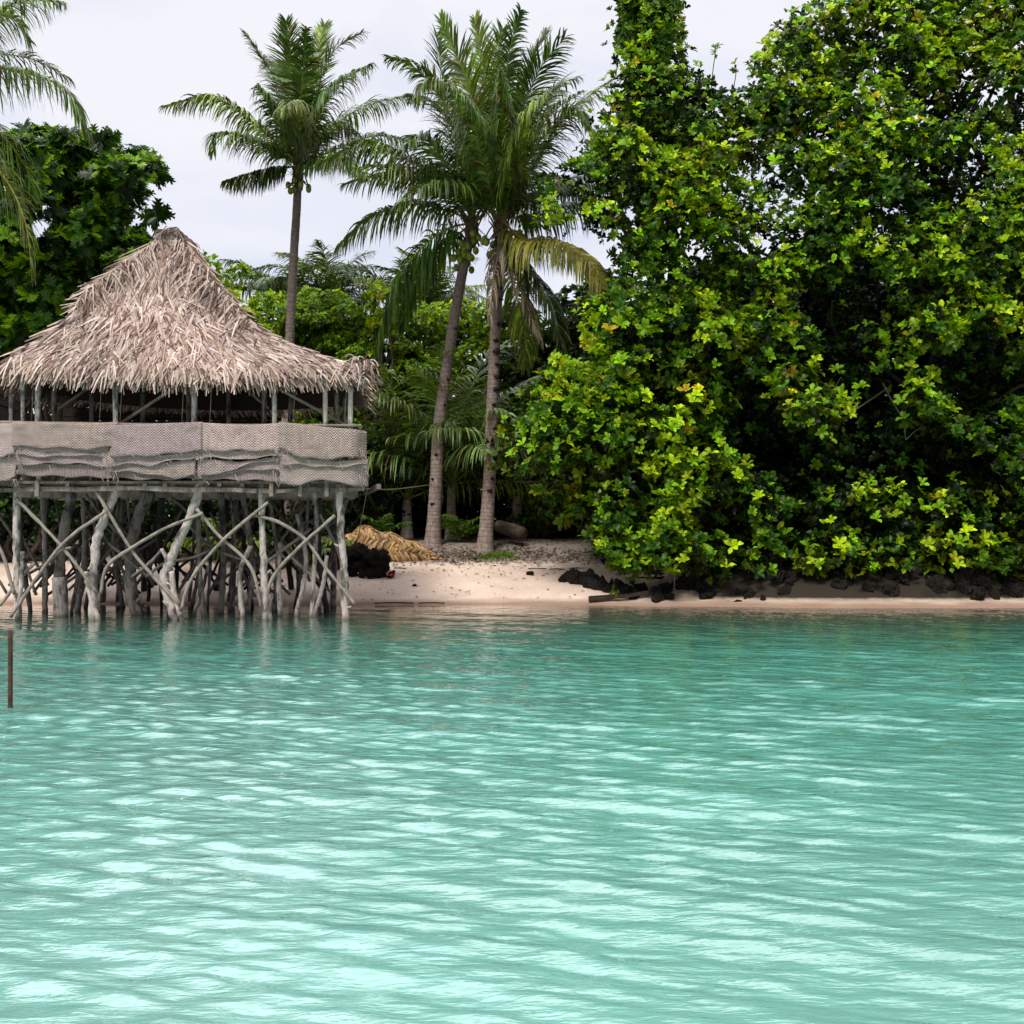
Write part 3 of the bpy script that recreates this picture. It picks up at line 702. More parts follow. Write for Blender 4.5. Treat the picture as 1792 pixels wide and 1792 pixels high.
def broad_tree(label, cx, Yc, D, halfw, side, base, nclump, seed):
    r = random.Random(seed)
    root = thing('broadleaf_tree', label, 'tree', base)
    cl = []
    tries = 0
    while len(cl) < nclump and tries < 20000:
        tries += 1
        px = r.uniform(860, 1960); py = r.uniform(-230, 1010)
        if side(px, py) is False or not in_poly(px, py, SIL): continue
        low = max(0, (py - 500) / 500)
        prof = math.sqrt(max(0.05, 1 - ((px - cx) / (halfw * 1.25)) ** 2))
        back = max(0, (300 - py) / 300)
        front = Yc - D * prof * (1 - .55 * back) - low * .8
        dpt = r.random() ** 1.6 * (3.6 + 1.2 * prof)
        hol = any((px - a) ** 2 + (py - b) ** 2 < (c * .8) ** 2 for a, b, c in HOLLOW)
        if hol: dpt = max(dpt, 2.6) + .8
        if px > 1215 and py > 590 and dpt < 1.6 and r.random() < .45: dpt += 2.0
        Y = front + dpt
        c = P(px, py, Y)
        rr = r.uniform(.40, .75)
        while rr > .24 and not all(in_poly(px + a * rr * 58, py + b * rr * 58, SIL) for a, b in ((1, 0), (-1, 0), (0, 1), (0, -1))): rr -= .05
        if any(np.linalg.norm(c - q[0]) < .42 * (rr + q[1]) for q in cl): continue
        cl.append((c, rr, dpt))
    for px, py in ((1085, 960), (1120, 985), (1170, 990), (1215, 985), (1150, 950), (1300, 985), (1345, 960), (1470, 985), (1490, 965), (1535, 985), (1630, 965), (1655, 990), (1680, 960), (1740, 985), (1775, 1000), (1790, 970), (1820, 990), (1880, 1000)):
        if side(px, py): cl.append((P(px, py, 26.6 + r.uniform(0, .5)), r.uniform(.26, .4), .3))
    for px, py, q_ in ((885, 790, .3), (905, 762, .32), (930, 748, .35), (940, 800, .38), (912, 808, .28), (955, 842, .34), (985, 880, .34), (1002, 905, .3), (900, 835, .2), (960, 700, .4), (990, 760, .5), (880, 772, .2), (1040, 880, .4), (1010, 850, .45)):
        if side(px, py): cl.append((P(px, py, 28.2 + r.uniform(-.2, .3)), q_, .2))
    for px, py, q_ in ((1108, 20, .45), (1150, 40, .5), (1160, 5, .4), (1112, 90, .45), (1165, 100, .45), (1100, 150, .45), (1180, 150, .45), (1222, 160, .36), (1250, 190, .36), (1285, 210, .34), (1130, 60, .5), (1140, 120, .5)):
        if side(px, py): cl.append((P(px, py, 28.9 + r.uniform(-.3, .5)), q_, .3))
    for _ in range(60):
        px = r.uniform(1220, 1960); py = r.uniform(870, 985)
        if side(px, py): cl.append((P(px, py, 27.0 + r.uniform(0, 1.0)), r.uniform(.3, .48), 1.9 if r.random() < .6 else .8))
    for _ in range(26):
        px = r.uniform(1060, 1960); py = r.uniform(955, 1012)
        if side(px, py): cl.append((P(px, py, 26.5 + r.uniform(0, .9)), r.uniform(.24, .36), .8))
    g = G(); wood = G()
    for c, rr, dpt in cl:
        hi = c[2] > 6.5; n = max(6, int((66 if hi else 50) * (rr / .6) ** 2))
        p, d, q = blob_points(c, (rr, rr, rr * .8), n); p = p + rng.normal(0, .14, p.shape)
        ax = nrm(d + np.array([0, -.25, .75]) + rng.normal(0, .25, (n, 3)))
        tone = r.random()
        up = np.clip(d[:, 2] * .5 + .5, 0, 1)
        if dpt > 1.7: w = dict(dark=5, mid=4, lit=.8)  # deep clumps get dark leaf colours that paint inner shade
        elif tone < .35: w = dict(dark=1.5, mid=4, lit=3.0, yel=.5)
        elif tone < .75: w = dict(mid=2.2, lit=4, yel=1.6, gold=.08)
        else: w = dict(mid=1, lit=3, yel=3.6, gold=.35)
        shell = np.clip((q - .72) / .26, 0, 1) * np.clip(.55 - d[:, 1] * .6 + d[:, 2] * .35, .12, 1.15)     # paints crown shade: dark inside, pale on outer, upper and near sides
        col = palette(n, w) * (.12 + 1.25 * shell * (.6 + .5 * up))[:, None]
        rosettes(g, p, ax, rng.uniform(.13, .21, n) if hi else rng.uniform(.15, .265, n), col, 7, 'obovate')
    ns = int(nclump * 10); got = 0                      # loose rosettes that break up the clumps
    C = []; W_ = []
    while got < ns:
        px = r.uniform(860, 1960); py = r.uniform(-230, 1000)
        if side(px, py) is False or not in_poly(px, py, SIL): continue
        if any((px - a) ** 2 + (py - b) ** 2 < (c * .8) ** 2 for a, b, c in HOLLOW) and r.random() < .96: continue
        if px > 1215 and py > 590 and r.random() < .5: continue
        low = max(0, (py - 500) / 500); back = max(0, (300 - py) / 300)
        prof = math.sqrt(max(0.05, 1 - ((px - cx) / (halfw * 1.25)) ** 2))
        if math.sin(px * .021 + py * .013 + seed) + math.sin(py * .027 - px * .011) + .8 * math.sin(px * .05 - py * .043) < -.05: continue
        C.append(P(px, py, Yc - D * prof * (1 - .55 * back) - low * .8 + r.uniform(-.5, 1.4))); got += 1
    C = np.array(C); ax = nrm(np.array([0, -.45, .7]) + rng.normal(0, .35, C.shape))
    patch = np.sin(C[:, 0] * 1.3 + C[:, 2] * .9) + np.sin(C[:, 2] * 1.7 - C[:, 0] * .8)
    col = np.where((patch > .1)[:, None], palette(len(C), dict(mid=.6, lit=3, yel=5, gold=.25)), palette(len(C), dict(dark=.6, mid=3, lit=2.4, yel=.3)))
    rosettes(g, C, ax, rng.uniform(.15, .25, len(C)) * np.where(C[:, 2] > 6.5, .82, 1), col, 7, 'obovate')
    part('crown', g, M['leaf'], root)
    # trunk and limbs
    b = np.asarray(base, float)
    forks = []
    top = P(cx, 330, Yc + 1.2)
    tp = limb(wood, b - [0, 0, .3], b + (top - b) * .5, .34, .24, .3); limb(wood, tp[-1], top, .24, .09, .4)
    ends = sorted(cl, key=lambda q: r.random())[:46]
    for c, rr, dpt in ends:
        k = max(.15, min(.95, (c[2] - b[2]) / max(top[2] - b[2], .1) - .22)); s = b + (top - b) * k * .9
        limb(wood, s, c + [0, .2, -.1], .09, .018, .35)
    part('trunk', wood, M['bark'], root)
    return root, cl
bt1 = P(1210, 985, 30.2); bt1[2] = gz(bt1[0], bt1[1])
bt2 = P(1640, 985, 31.0); bt2[2] = gz(bt2[0], bt2[1])
t1, cl1 = broad_tree('narrower of the two broad-leaved trees, its slim tall top next to the palms', 1140, 30.0, 3.0, 300,
                     lambda x, y: x < 1285 + 35 * math.sin(y / 60.0), bt1, 235, 3)
t2, cl2 = broad_tree('largest broad-leaved tree, filling the right edge and overhanging the water', 1640, 31.0, 4.2, 400,
                     lambda x, y: x >= 1285 + 35 * math.sin(y / 60.0), bt2, 420, 4)
# stray sprigs standing clear of the crowns
for x, y in ((1252, 95), (1288, 130), (1085, 75), (1226, 150), (1310, 190), (1270, 195)):
    g = G(); q = P(x, y, 29.5); k = 4; pts = q + rng.normal(0, .05, (k, 3)) + np.linspace(0, .25, k)[:, None] * [0, 0, 1]
    rosettes(g, pts, rng.normal(0, .4, (k, 3)) + [0, -.2, 1.0], np.full(k, .16), palette(k, dict(mid=1, lit=1)), 5, 'obovate'); tube(g, smooth_path([q - [.1, -.1, .9], q - [.05, 0, .3], q, q + [0, 0, .25]], 8), .012, 5, (.05, .04, .02))
    part('sprig', g, M['leaf'], t1)
# dead branches showing in the dark hollow
for pl, rd in (([(1400, 715, 28.6), (1450, 715, 28.7), (1480, 725, 28.8), (1530, 695, 29.2), (1560, 675, 29.6)], .03),
               ([(1390, 738, 28.3), (1400, 748, 28.4), (1450, 730, 28.6), (1490, 722, 28.8)], .02),
               ([(1452, 700, 28.5), (1460, 680, 28.5), (1472, 660, 28.5)], .012), ([(1475, 722, 28.6), (1458, 705, 28.6), (1442, 685, 28.6)], .012),
               ([(1545, 670, 29.0), (1560, 700, 28.9), (1580, 735, 28.9), (1585, 770, 29.0)], .028), ([(1585, 770, 29.0), (1605, 752, 29.0), (1625, 745, 29.0)], .015)):
    g = G(); p = smooth_path([P(*q) for q in pl], 14); tube(g, p, np.linspace(rd, rd * .4, 14)[::-1] if pl[0][0] < 1420 else np.linspace(rd, rd * .4, 14), 6, (1, 1, 1), .1)
    part('dead_branch', g, M['twig'], t2)
for pl, rd in (([(1660, 190, 29.6), (1700, 250, 29.5), (1725, 300, 29.5), (1740, 340, 29.6)], .07), ([(1590, 640, 28.2), (1600, 660, 28.3), (1620, 690, 28.5)], .06)):
    g = G(); p = smooth_path([P(*q) for q in pl], 12); tube(g, p, np.linspace(rd, rd * .7, 12), 8, (1, 1, 1), .06)
    part('limb', g, M['bark'], t2)

def bush(name, label, cat, clumps, base, tpl, L, k, dens, w, mat, group=None, spread=(15, 55), trunk=.12, shade=(.5, .6)):
    """clumps: (px, py, Y, radius m)"""
    root = thing(name, label, cat, base, group); g = G()
    for px, py, Y, rr in clumps:
        c = P(px, py, Y); n = int(dens * rr * rr / .36)
        p, d, q = blob_points(c, (rr, rr, rr * .8), n)
        ax = nrm(d + np.array([0, -.1, .6]) + rng.normal(0, .25, (n, 3)))
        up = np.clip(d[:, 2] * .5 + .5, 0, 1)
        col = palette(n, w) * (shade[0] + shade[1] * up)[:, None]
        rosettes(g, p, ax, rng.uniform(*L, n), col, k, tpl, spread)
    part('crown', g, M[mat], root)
    wd = G(); b = np.asarray(base, float)
    for px, py, Y, rr in clumps[:26]:
        limb(wd, b - [0, 0, .1], P(px, py, Y), trunk, .02, .15)
    part('trunk', wd, M['bark'], root)
    return root

# breadfruit tree behind the hut on the left
cl = []
r = random.Random(9)
BS = [(-150, 260), (0, 225), (55, 225), (75, 255), (165, 245), (205, 270), (235, 290), (280, 310), (285, 350), (240, 370), (235, 400), (280, 420), (240, 470), (150, 560), (60, 640), (-150, 640)]
while len(cl) < 120:
    px, py = r.uniform(-150, 290), r.uniform(225, 640)
    if in_poly(px, py, BS): cl.append((px, py, 33.5 + r.random() * 3.5 - 1.0 * math.sin(max(0, (px + 100) / 390) * 3.1), r.uniform(.5, .85)))
cl += [(285, 378, 33.2, .22), (272, 380, 33.3, .2), (268, 308, 33.2, .3), (185, 250, 33.4, .3)]
b = P(90, 940, 35.5); b[2] = gz(b[0], b[1])
bush('breadfruit_tree', 'dark breadfruit tree with deeply lobed leaves behind the left slope of the thatched roof', 'tree', cl, b, 'lobed', (.32, .48), 6, 26,
     dict(dark=2.4, mid=4, lit=2.4), 'leaf_bread', spread=(0, 45), trunk=.16)

# lighter trees behind the hut
r = random.Random(10)
def scatter(poly, n, Y0, Y1, r0, r1):
    xs = [p[0] for p in poly]; ys = [p[1] for p in poly]; o = []
    while len(o) < n:
        x, y = r.uniform(min(xs), max(xs)), r.uniform(min(ys), max(ys))
        if in_poly(x, y, poly): o.append((x, y, r.uniform(Y0, Y1), r.uniform(r0, r1)))
    return o
def gbase(px, Y):
    b = P(px, 940, Y); b[2] = gz(b[0], Y); return b
bush('broadleaf_tree', 'pale yellow green tree peeping over the right slope of the hut roof', 'tree', scatter([(350, 460), (375, 445), (420, 470), (450, 520), (500, 560), (560, 590), (560, 900), (330, 900)], 75, 39, 41, .5, .8), gbase(420, 40), 'obovate', (.2, .28), 6, 34, dict(mid=2, lit=4, yel=3), 'leaf')
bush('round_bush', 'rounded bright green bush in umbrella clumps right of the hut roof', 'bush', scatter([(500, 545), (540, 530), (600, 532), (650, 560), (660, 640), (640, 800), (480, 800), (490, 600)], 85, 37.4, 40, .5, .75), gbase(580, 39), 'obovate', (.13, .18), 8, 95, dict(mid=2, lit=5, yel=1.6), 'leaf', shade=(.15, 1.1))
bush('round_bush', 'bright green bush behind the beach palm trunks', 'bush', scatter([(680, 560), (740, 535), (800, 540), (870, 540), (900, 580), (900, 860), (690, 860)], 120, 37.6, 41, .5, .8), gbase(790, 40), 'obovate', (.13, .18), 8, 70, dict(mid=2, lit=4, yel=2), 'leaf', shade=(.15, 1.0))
bush('broadleaf_tree', 'dark leafy tree behind the notched palm, at the edge of the large trees', 'tree', scatter([(900, 560), (950, 520), (1020, 500), (1090, 470), (1100, 900), (900, 900)], 75, 36.5, 39, .5, .8), gbase(1010, 38), 'oval', (.2, .3), 6, 40, dict(dark=4, mid=3, lit=.8), 'leaf')
bush('bush', 'dark glossy bush just right of the hut mats', 'bush', scatter([(630, 720), (680, 690), (705, 740), (705, 900), (640, 900), (600, 860)], 38, 33.8, 36, .4, .6), gbase(665, 35), 'oval', (.14, .22), 6, 46, dict(dark=5, mid=3, lit=.5), 'leaf')
bush('bush', 'feathery light green bush behind the log, right of the notched palm', 'bush', scatter([(895, 880), (930, 850), (990, 850), (1010, 900), (1000, 925), (900, 925)], 28, 34.6, 36.5, .3, .5), gbase(945, 35.5), 'oval', (.09, .15), 6, 75, dict(mid=3, lit=3, yel=.2), 'leaf')
bush('bush', 'yellow leaved shrub topping the greenery left of the long drooping frond', 'bush', scatter([(655, 505), (690, 500), (690, 560), (650, 600)], 12, 37, 38, .3, .4), gbase(665, 37.5), 'obovate', (.16, .2), 6, 34, dict(lit=2, yel=4, gold=.3), 'leaf')

for lb, x0, x1, Y in (('dark shrub behind the stilts at the left edge', -60, 130, 31.0), ('dark shrub behind the middle stilts of the hut', 150, 360, 31.2), ('dark shrub behind the right hand stilts of the hut', 380, 560, 31.6)):
    bush('bush', lb, 'bush', scatter([(x0, 850), (x1, 850), (x1, 962), (x0, 962)], 42, Y, Y + 1.6, .35, .55), gbase((x0 + x1) / 2, Y + .6), 'oval', (.14, .24), 6, 40, dict(dark=6, mid=1.4), 'leaf', trunk=.08)
# dark wood behind everything
def forest():
    g = G(); n = 9000
    x = rng.uniform(-24, 26, n); y = rng.uniform(38, 48, n)
    top = 1.5 + np.interp(x, [-24, -14, -9, -6, -3, 0, 3, 6, 12, 26], [8.5, 8.0, 5.0, 5.2, 5.4, 5.4, 6.0, 8, 11, 12]) + .8 * np.sin(x * 1.3) * np.sin(y)
    z = 1.4 + (top - 1.4) * rng.random(n) ** .8
    C = np.stack([x, y, z], 1); ax = nrm(np.stack([rng.normal(0, .4, n), rng.uniform(-1, .2, n), rng.uniform(.1, 1, n)], 1))
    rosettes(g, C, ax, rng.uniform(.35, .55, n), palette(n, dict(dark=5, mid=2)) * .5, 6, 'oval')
    m = 3600; x = rng.uniform(3.6, 17, m); y = rng.uniform(33.6, 37, m); z = 1.2 + rng.random(m) ** .9 * np.interp(x, [3.6, 6, 9, 17], [6.5, 8.5, 8.5, 9.5])
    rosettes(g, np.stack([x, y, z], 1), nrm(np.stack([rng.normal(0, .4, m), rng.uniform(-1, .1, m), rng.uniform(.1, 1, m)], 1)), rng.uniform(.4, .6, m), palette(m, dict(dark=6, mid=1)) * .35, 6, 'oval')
    m = 2600; x = rng.uniform(-16, 14, m); y = rng.uniform(35.8, 38.5, m); z = ground_z(x, y) + rng.random(m) ** 1.3 * 2.6
    C = np.stack([x, y, z], 1); ax = nrm(np.stack([rng.normal(0, .4, m), rng.uniform(-1, 0, m), rng.uniform(.2, 1, m)], 1))
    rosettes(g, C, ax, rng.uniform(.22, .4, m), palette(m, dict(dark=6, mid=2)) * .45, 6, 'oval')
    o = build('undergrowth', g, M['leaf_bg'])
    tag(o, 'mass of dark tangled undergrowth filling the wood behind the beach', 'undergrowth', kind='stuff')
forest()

# ------------------------------------------------------------------ stilt hut
hut = thing('stilt_hut', 'thatched hut on crooked driftwood stilts at the water edge, woven mats round its platform', 'hut', (-6.3, 24.6, 0))
FY = 22.2                                  # front row of stilts
def px3(pl, Y): return [P(a, b, Y) for a, b in pl]
def pole(name, pl, Y, r, mat, col=(1, 1, 1), rough=.12, deep=True, n=None, foot=1.25):
    pts = [np.asarray(q, float) for q in (px3(pl, Y) if len(pl[0]) == 2 else [P(*q) for q in pl])]
    n = n or 6 + 5 * len(pts); p = smooth_path(pts, n)
    if deep:
        e = p[-1].copy(); e[2] = gz(e[0], e[1]) - .3; k = max(3, int((p[-1][2] - e[2]) / .15)); p = np.vstack([p, p[-1] + (e - p[-1]) * np.linspace(0, 1, k + 1)[1:, None]])
    n = len(p)
    rad = r * (1 + .06 * np.sin(np.linspace(0, 9, n) + R.random() * 6) + rng.normal(0, .03, n))
    if deep: rad *= np.interp(np.linspace(0, 1, n), [0, .75, 1], [1, 1, foot])
    wob = rng.normal(0, r * .09, (n, 3)); wob[:, 2] = 0; wob[0] = 0
    g = G(); tube(g, p + wob, rad, 9, col, rough)
    for _ in range(R.randint(1, 3) if r > .05 else 0):        # broken off side twigs
        k = R.randrange(2, n - 2); a = R.random() * 6.28; d = np.array([math.cos(a), math.sin(a), R.uniform(.2, 1)])
        tube(g, [p[k], p[k] + d * r * 1.4, p[k] + d * r * R.uniform(1.9, 2.6)], [r * .5, r * .36, r * .18], 6, col, .1)
    return part(name, g, mat, hut)
S = M['wood']
stilts = [([(31, 838), (29, 945), (31, 1080)], .072), ([(211, 845), (187, 898), (168, 949), (164, 1023), (162, 1082)], .085),
          ([(352, 840), (340, 886), (312, 949), (297, 984), (287, 1015), (300, 1062), (307, 1083)], .092),
          ([(458, 840), (459, 937), (463, 1023), (465, 1083)], .066), ([(594, 845), (596, 929), (603, 992), (605, 1085)], .072)]
for pl, r_ in stilts: pole('stilt', pl, FY, r_, S)
# forked feet beside the front stilts
for pl, r_ in (([(40, 965), (37, 1020), (30, 1080)], .045), ([(150, 1000), (160, 1050), (172, 1082)], .05), ([(300, 1000), (305, 1040), (318, 1082)], .06), ([(475, 1040), (470, 1065), (474, 1083)], .04)):
    pole('stilt_foot', pl, FY - .05, r_, S)
br = [([(27, 871), (105, 953), (172, 1039)], -.1), ([(18, 1080), (105, 957), (187, 894)], -.17), ([(168, 859), (219, 945), (250, 988), (314, 1058)], -.12),
      ([(176, 1039), (187, 992), (227, 961), (289, 925), (355, 898)], -.18), ([(344, 890), (383, 937), (426, 976), (445, 1007), (457, 1062)], -.1),
      ([(316, 1070), (336, 1011), (391, 945), (469, 879)], -.17), ([(445, 902), (488, 914), (535, 945), (566, 988), (621, 1058)], -.1),
      ([(465, 1070), (475, 1015), (520, 961), (586, 902)], -.17), ([(-40, 900), (0, 960), (25, 1040)], -.1), ([(0, 1060), (30, 1020), (60, 985)], .1)]
for pl, dy in br: pole('brace', pl, FY + dy, .033, M['brace'], deep=False)
for pl, r_, Y, k in (([(126, 862), (110, 941), (104, 1000)], .1, 23.2, .45), ([(262, 860), (236, 926), (226, 1015), (240, 1075)], .12, 23.4, .4), ([(347, 868), (348, 975), (356, 1078)], .05, 23.0, .4),
        ([(387, 862), (391, 978), (386, 1072)], .062, 23.6, .28), ([(424, 865), (438, 950), (443, 1005), (434, 1066)], .06, 23.9, .5), ([(438, 955), (420, 1005), (424, 1078)], .05, 22.8, .95),
        ([(491, 950), (488, 1000), (490, 1068)], .05, 23.1, .9), ([(520, 900), (533, 956), (534, 1007), (519, 1073)], .045, 23.0, .8), ([(551, 858), (553, 926), (545, 1078)], .045, 22.8, .85), ([(572, 972), (566, 1020), (550, 1076)], .04, 22.8, .9),
        ([(75, 870), (80, 980), (78, 1066)], .055, 24.0, .35), ([(283, 960), (300, 1000), (307, 1050)], .04, 22.5, .9), ([(140, 960), (134, 1020), (125, 1068)], .04, 23.5, .4), ([(365, 990), (352, 1040), (340, 1070)], .035, 23.2, .45)):
    pole('stilt', pl, Y, r_, M['wood'], (k,) * 3, .14)
for pl, Y, k in (([(150, 865), (180, 905), (210, 935)], 22.8, .5), ([(255, 1010), (290, 985), (340, 975), (395, 950)], 22.9, .6), ([(330, 920), (375, 960), (440, 985)], 23.0, .55), ([(190, 950), (230, 985), (260, 1010)], 22.9, .6), ([(465, 985), (505, 955), (545, 925)], 22.8, .7),
        ([(560, 900), (590, 960), (600, 1000)], 22.7, .6), ([(230, 1010), (262, 985), (285, 960)], 22.7, .8), ([(85, 985), (105, 965), (125, 958)], 22.5, .8), ([(495, 955), (520, 985), (552, 1012)], 22.9, .7), ([(300, 870), (330, 900), (352, 945)], 23.2, .4)):
    pole('brace', pl, Y, .03, M['brace'], (k,) * 3, deep=False)
# inner rows of stilts and their braces
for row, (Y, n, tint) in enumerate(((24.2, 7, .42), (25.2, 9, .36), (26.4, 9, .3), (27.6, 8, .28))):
    for i in range(n):
        x0 = -10.2 - .17 * (Y - 22.2) + 7.0 * (i + .5) / n + R.uniform(-.25, .25)
        zt = 2.42; lean = R.uniform(-.28, .28); zb = max(gz(x0, Y), -.2)
        pts = [np.array([x0 + lean, Y, zt]), np.array([x0 + lean * .5 + R.uniform(-.15, .15), Y + R.uniform(-.15, .15), zt * .55 + zb * .45]), np.array([x0 + R.uniform(-.1, .1), Y, zb])]
        p = smooth_path(pts, 18); r_ = R.choice((.03, .035, .045, .05, .055, .065)) ; g = G()
        p = np.vstack([p, p[-1] - [0, 0, .4]])
        rad = r_ * (1 + .12 * np.sin(np.linspace(0, 8, 19) + R.random() * 6)) * np.linspace(.85, 1.2, 19)
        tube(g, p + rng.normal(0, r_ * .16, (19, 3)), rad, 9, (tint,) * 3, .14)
        for _ in range(2):
            k = R.randrange(4, 16); a = R.random() * 6.28; d = np.array([math.cos(a), math.sin(a), R.uniform(.3, 1)])
            tube(g, [p[k], p[k] + d * r_ * 1.6, p[k] + d * r_ * R.uniform(2.2, 5)], [r_ * .5, r_ * .36, r_ * .18], 6, (tint,) * 3, .1)
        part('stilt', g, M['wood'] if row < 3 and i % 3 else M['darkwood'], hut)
    for i in range(n + 8):
        x0 = -10.4 - .17 * (Y - 22.2) + 6.8 * i / (n + 7) + R.uniform(-.3, .3); dx = R.choice((-1, 1)) * R.uniform(.8, 1.7); dx = -abs(dx) if x0 > -4.8 - .17 * (Y - 22.2) else dx
        a = np.array([x0, Y - .12, R.uniform(.25, .6)]); b2 = np.array([x0 + dx, Y - .12 + R.uniform(0, .5), R.uniform(1.4, 2.4)])
        a[2] = max(a[2], gz(a[0], a[1]) + .03)
        g = G(); mid = (a + b2) / 2 + [R.uniform(-.15, .15), 0, R.uniform(-.1, .2)]
        tube(g, smooth_path([a, mid, b2], 12), .032, 7, (tint,) * 3, .1); part('brace', g, M['brace' if row < 2 else 'darkwood'], hut)
# the sawn stump under the left side
g = G(); sp_ = P(104, 1010, 23.0); sb = np.array([sp_[0], 23.0, -.45]); p = smooth_path([sb, (sb + sp_) / 2 + [.03, 0, 0], sp_], 10); tube(g, p, .15, 12, (.7, .7, .7), .06); part('stump', g, S, hut)
# platform
g = G(); xL, xR = -10.0, -2.95
for i in range(26):
    y = 22.0 + i * .235; sh = -.17 * (y - 22)
    box(g, ((xL + xR) / 2 + sh, y, 2.66 + R.uniform(-.012, .012)), xR - xL - .06, .21, .05, (R.uniform(.5, .9),) * 3)
part('floor', g, M['board'], hut, smooth=False)
for k, (y, z) in enumerate(((24.0, 2.50), (26.0, 2.5), (27.7, 2.5))):
    g = G(); sh = -.17 * (y - 22); a = np.array([xL - .1 + sh, y, z]); b2 = np.array([xR + .05 + sh, y, z - .03])
    box(g, (a + b2) / 2, xR - xL + .15, .12, .15, (.95, .95, .95)); part('beam', g, M['board'], hut, smooth=False)
for x0_, x1_, z0_, z1_, h_, yy in ((-10.3, -7.55, 2.52, 2.55, .085, 22.0), (-7.9, -4.9, 2.56, 2.51, .09, 21.965), (-5.2, -2.85, 2.50, 2.54, .08, 22.0)):
    g = G(); nseg = 7
    for q_ in range(nseg):
        u0, u1 = q_ / nseg, (q_ + 1) / nseg; a = np.array([x0_ + (x1_ - x0_) * u0, yy + R.uniform(-.004, .004), z0_ + (z1_ - z0_) * u0 + .012 * math.sin(q_ * 1.7 + x0_)]); b2 = np.array([x0_ + (x1_ - x0_) * u1, yy, z0_ + (z1_ - z0_) * u1 + .012 * math.sin((q_ + 1) * 1.7 + x0_)])
        d = nrm(b2 - a); box(g, (a + b2) / 2, np.linalg.norm(b2 - a) + .004 * (q_ % 2), .05 + .003 * (q_ % 2), h_ * R.uniform(.85, 1.1), (R.uniform(.6, 1.05),) * 3, ex=d, ez=(-d[2], 0, d[0]))
    part('beam', g, M['board'], hut, smooth=False)
for px in (120, 255, 290, 385, 425, 540, 620):
    g = G(); q = P(px, 848, 21.93); box(g, q, R.uniform(.06, .10), .14, R.uniform(.06, .10), (.45,) * 3); part('joist_end', g, M['board'], hut, smooth=False)
for i in range(11):
    g = G(); x = xL + .35 + i * .66; box(g, (x, 24.8, 2.60 - .01), .09, 5.7, .10, (.7, .7, .7), ex=(1, .17, 0), ey=(-.17, .985, 0)); part('joist', g, M['board'], hut, smooth=False)
for px in (65, 475, 525, 572):
    g = G(); q = P(px, 855, 21.9); box(g, q, .075, .05, .30, (1, 1, 1)); part('peg', g, M['board'], hut, smooth=False)
# upper posts, rails, strings
for px, w in ((40, .07), (68, .095), (201, .085), (341, .10), (480, .085), (570, .075), (615, .085)):
    g = G(); a = P(px, 865, 22.05); a[2] = 2.68; b2 = P(px - 1, 640, 22.05); tube(g, smooth_path([a, (a + b2) / 2 + [R.uniform(-.02, .02), 0, 0], b2], 10), w / 2 + .008, 8, (1, 1, 1), .06); part('post', g, M['wood'], hut)
for px, y in ((20, 23.6), (95, 23.4), (160, 26.5), (250, 27), (330, 26.5), (400, 27.2), (462, 24.5), (508, 26.6), (590, 24.2), (604, 26.5), (-60, 22.1), (-60, 25)):
    g = G(); a = P(px, 800, y); a[2] = 2.68; b2 = a.copy(); b2[2] = 5.0; tube(g, smooth_path([a, b2], 8), .055, 8, (.55, .55, .55), .06); part('post', g, M['wood'], hut)
for p0, p1 in (((212, 740), (306, 678)), ((488, 680), (606, 745)), ((420, 672), (470, 715)), ((95, 720), (165, 672))):
    yy = 22.3 if p0[0] != 95 and p0[0] != 420 else 24.5
    g = G(); tube(g, smooth_path([P(*p0, yy), P(*p1, yy)], 6), .032, 7, (.85, .85, .85), .06); part('brace', g, M['brace'], hut)
g = G(); tube(g, smooth_path([P(-60, 738, 22.0), P(300, 744, 22.0), P(632, 745, 22.0)], 16), .035, 7, (1, 1, 1), .08); part('rail', g, M['brace'], hut)
g = G(); tube(g, smooth_path([P(-60, 655, 22.05), P(300, 660, 22.05), P(630, 662, 22.05)], 16), .05, 7, (.7, .7, .7), .08); part('rail', g, M['brace'], hut)
for px in (57, 176, 212, 320, 369, 462, 515, 605):
    g = G(); a = P(px + 2, 665, 22.0); b2 = P(px - 2, 740, 22.0); tube(g, [a, (a + b2) / 2, b2], .007, 5, (1, 1, 1)); part('string', g, M['rope'], hut)
# back and side walls, interior shade put into their near-black colour
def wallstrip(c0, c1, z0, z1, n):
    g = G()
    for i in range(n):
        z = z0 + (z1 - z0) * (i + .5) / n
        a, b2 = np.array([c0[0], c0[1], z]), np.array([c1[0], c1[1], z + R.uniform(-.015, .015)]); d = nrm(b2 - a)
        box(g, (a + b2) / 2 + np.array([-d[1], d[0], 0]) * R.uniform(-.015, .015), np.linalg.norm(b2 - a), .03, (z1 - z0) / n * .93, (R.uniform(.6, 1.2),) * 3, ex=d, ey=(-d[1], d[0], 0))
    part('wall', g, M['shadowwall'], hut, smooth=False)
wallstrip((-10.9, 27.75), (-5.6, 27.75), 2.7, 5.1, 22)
wallstrip((-10.95, 22.4), (-11.9, 27.7), 2.7, 5.0, 20)
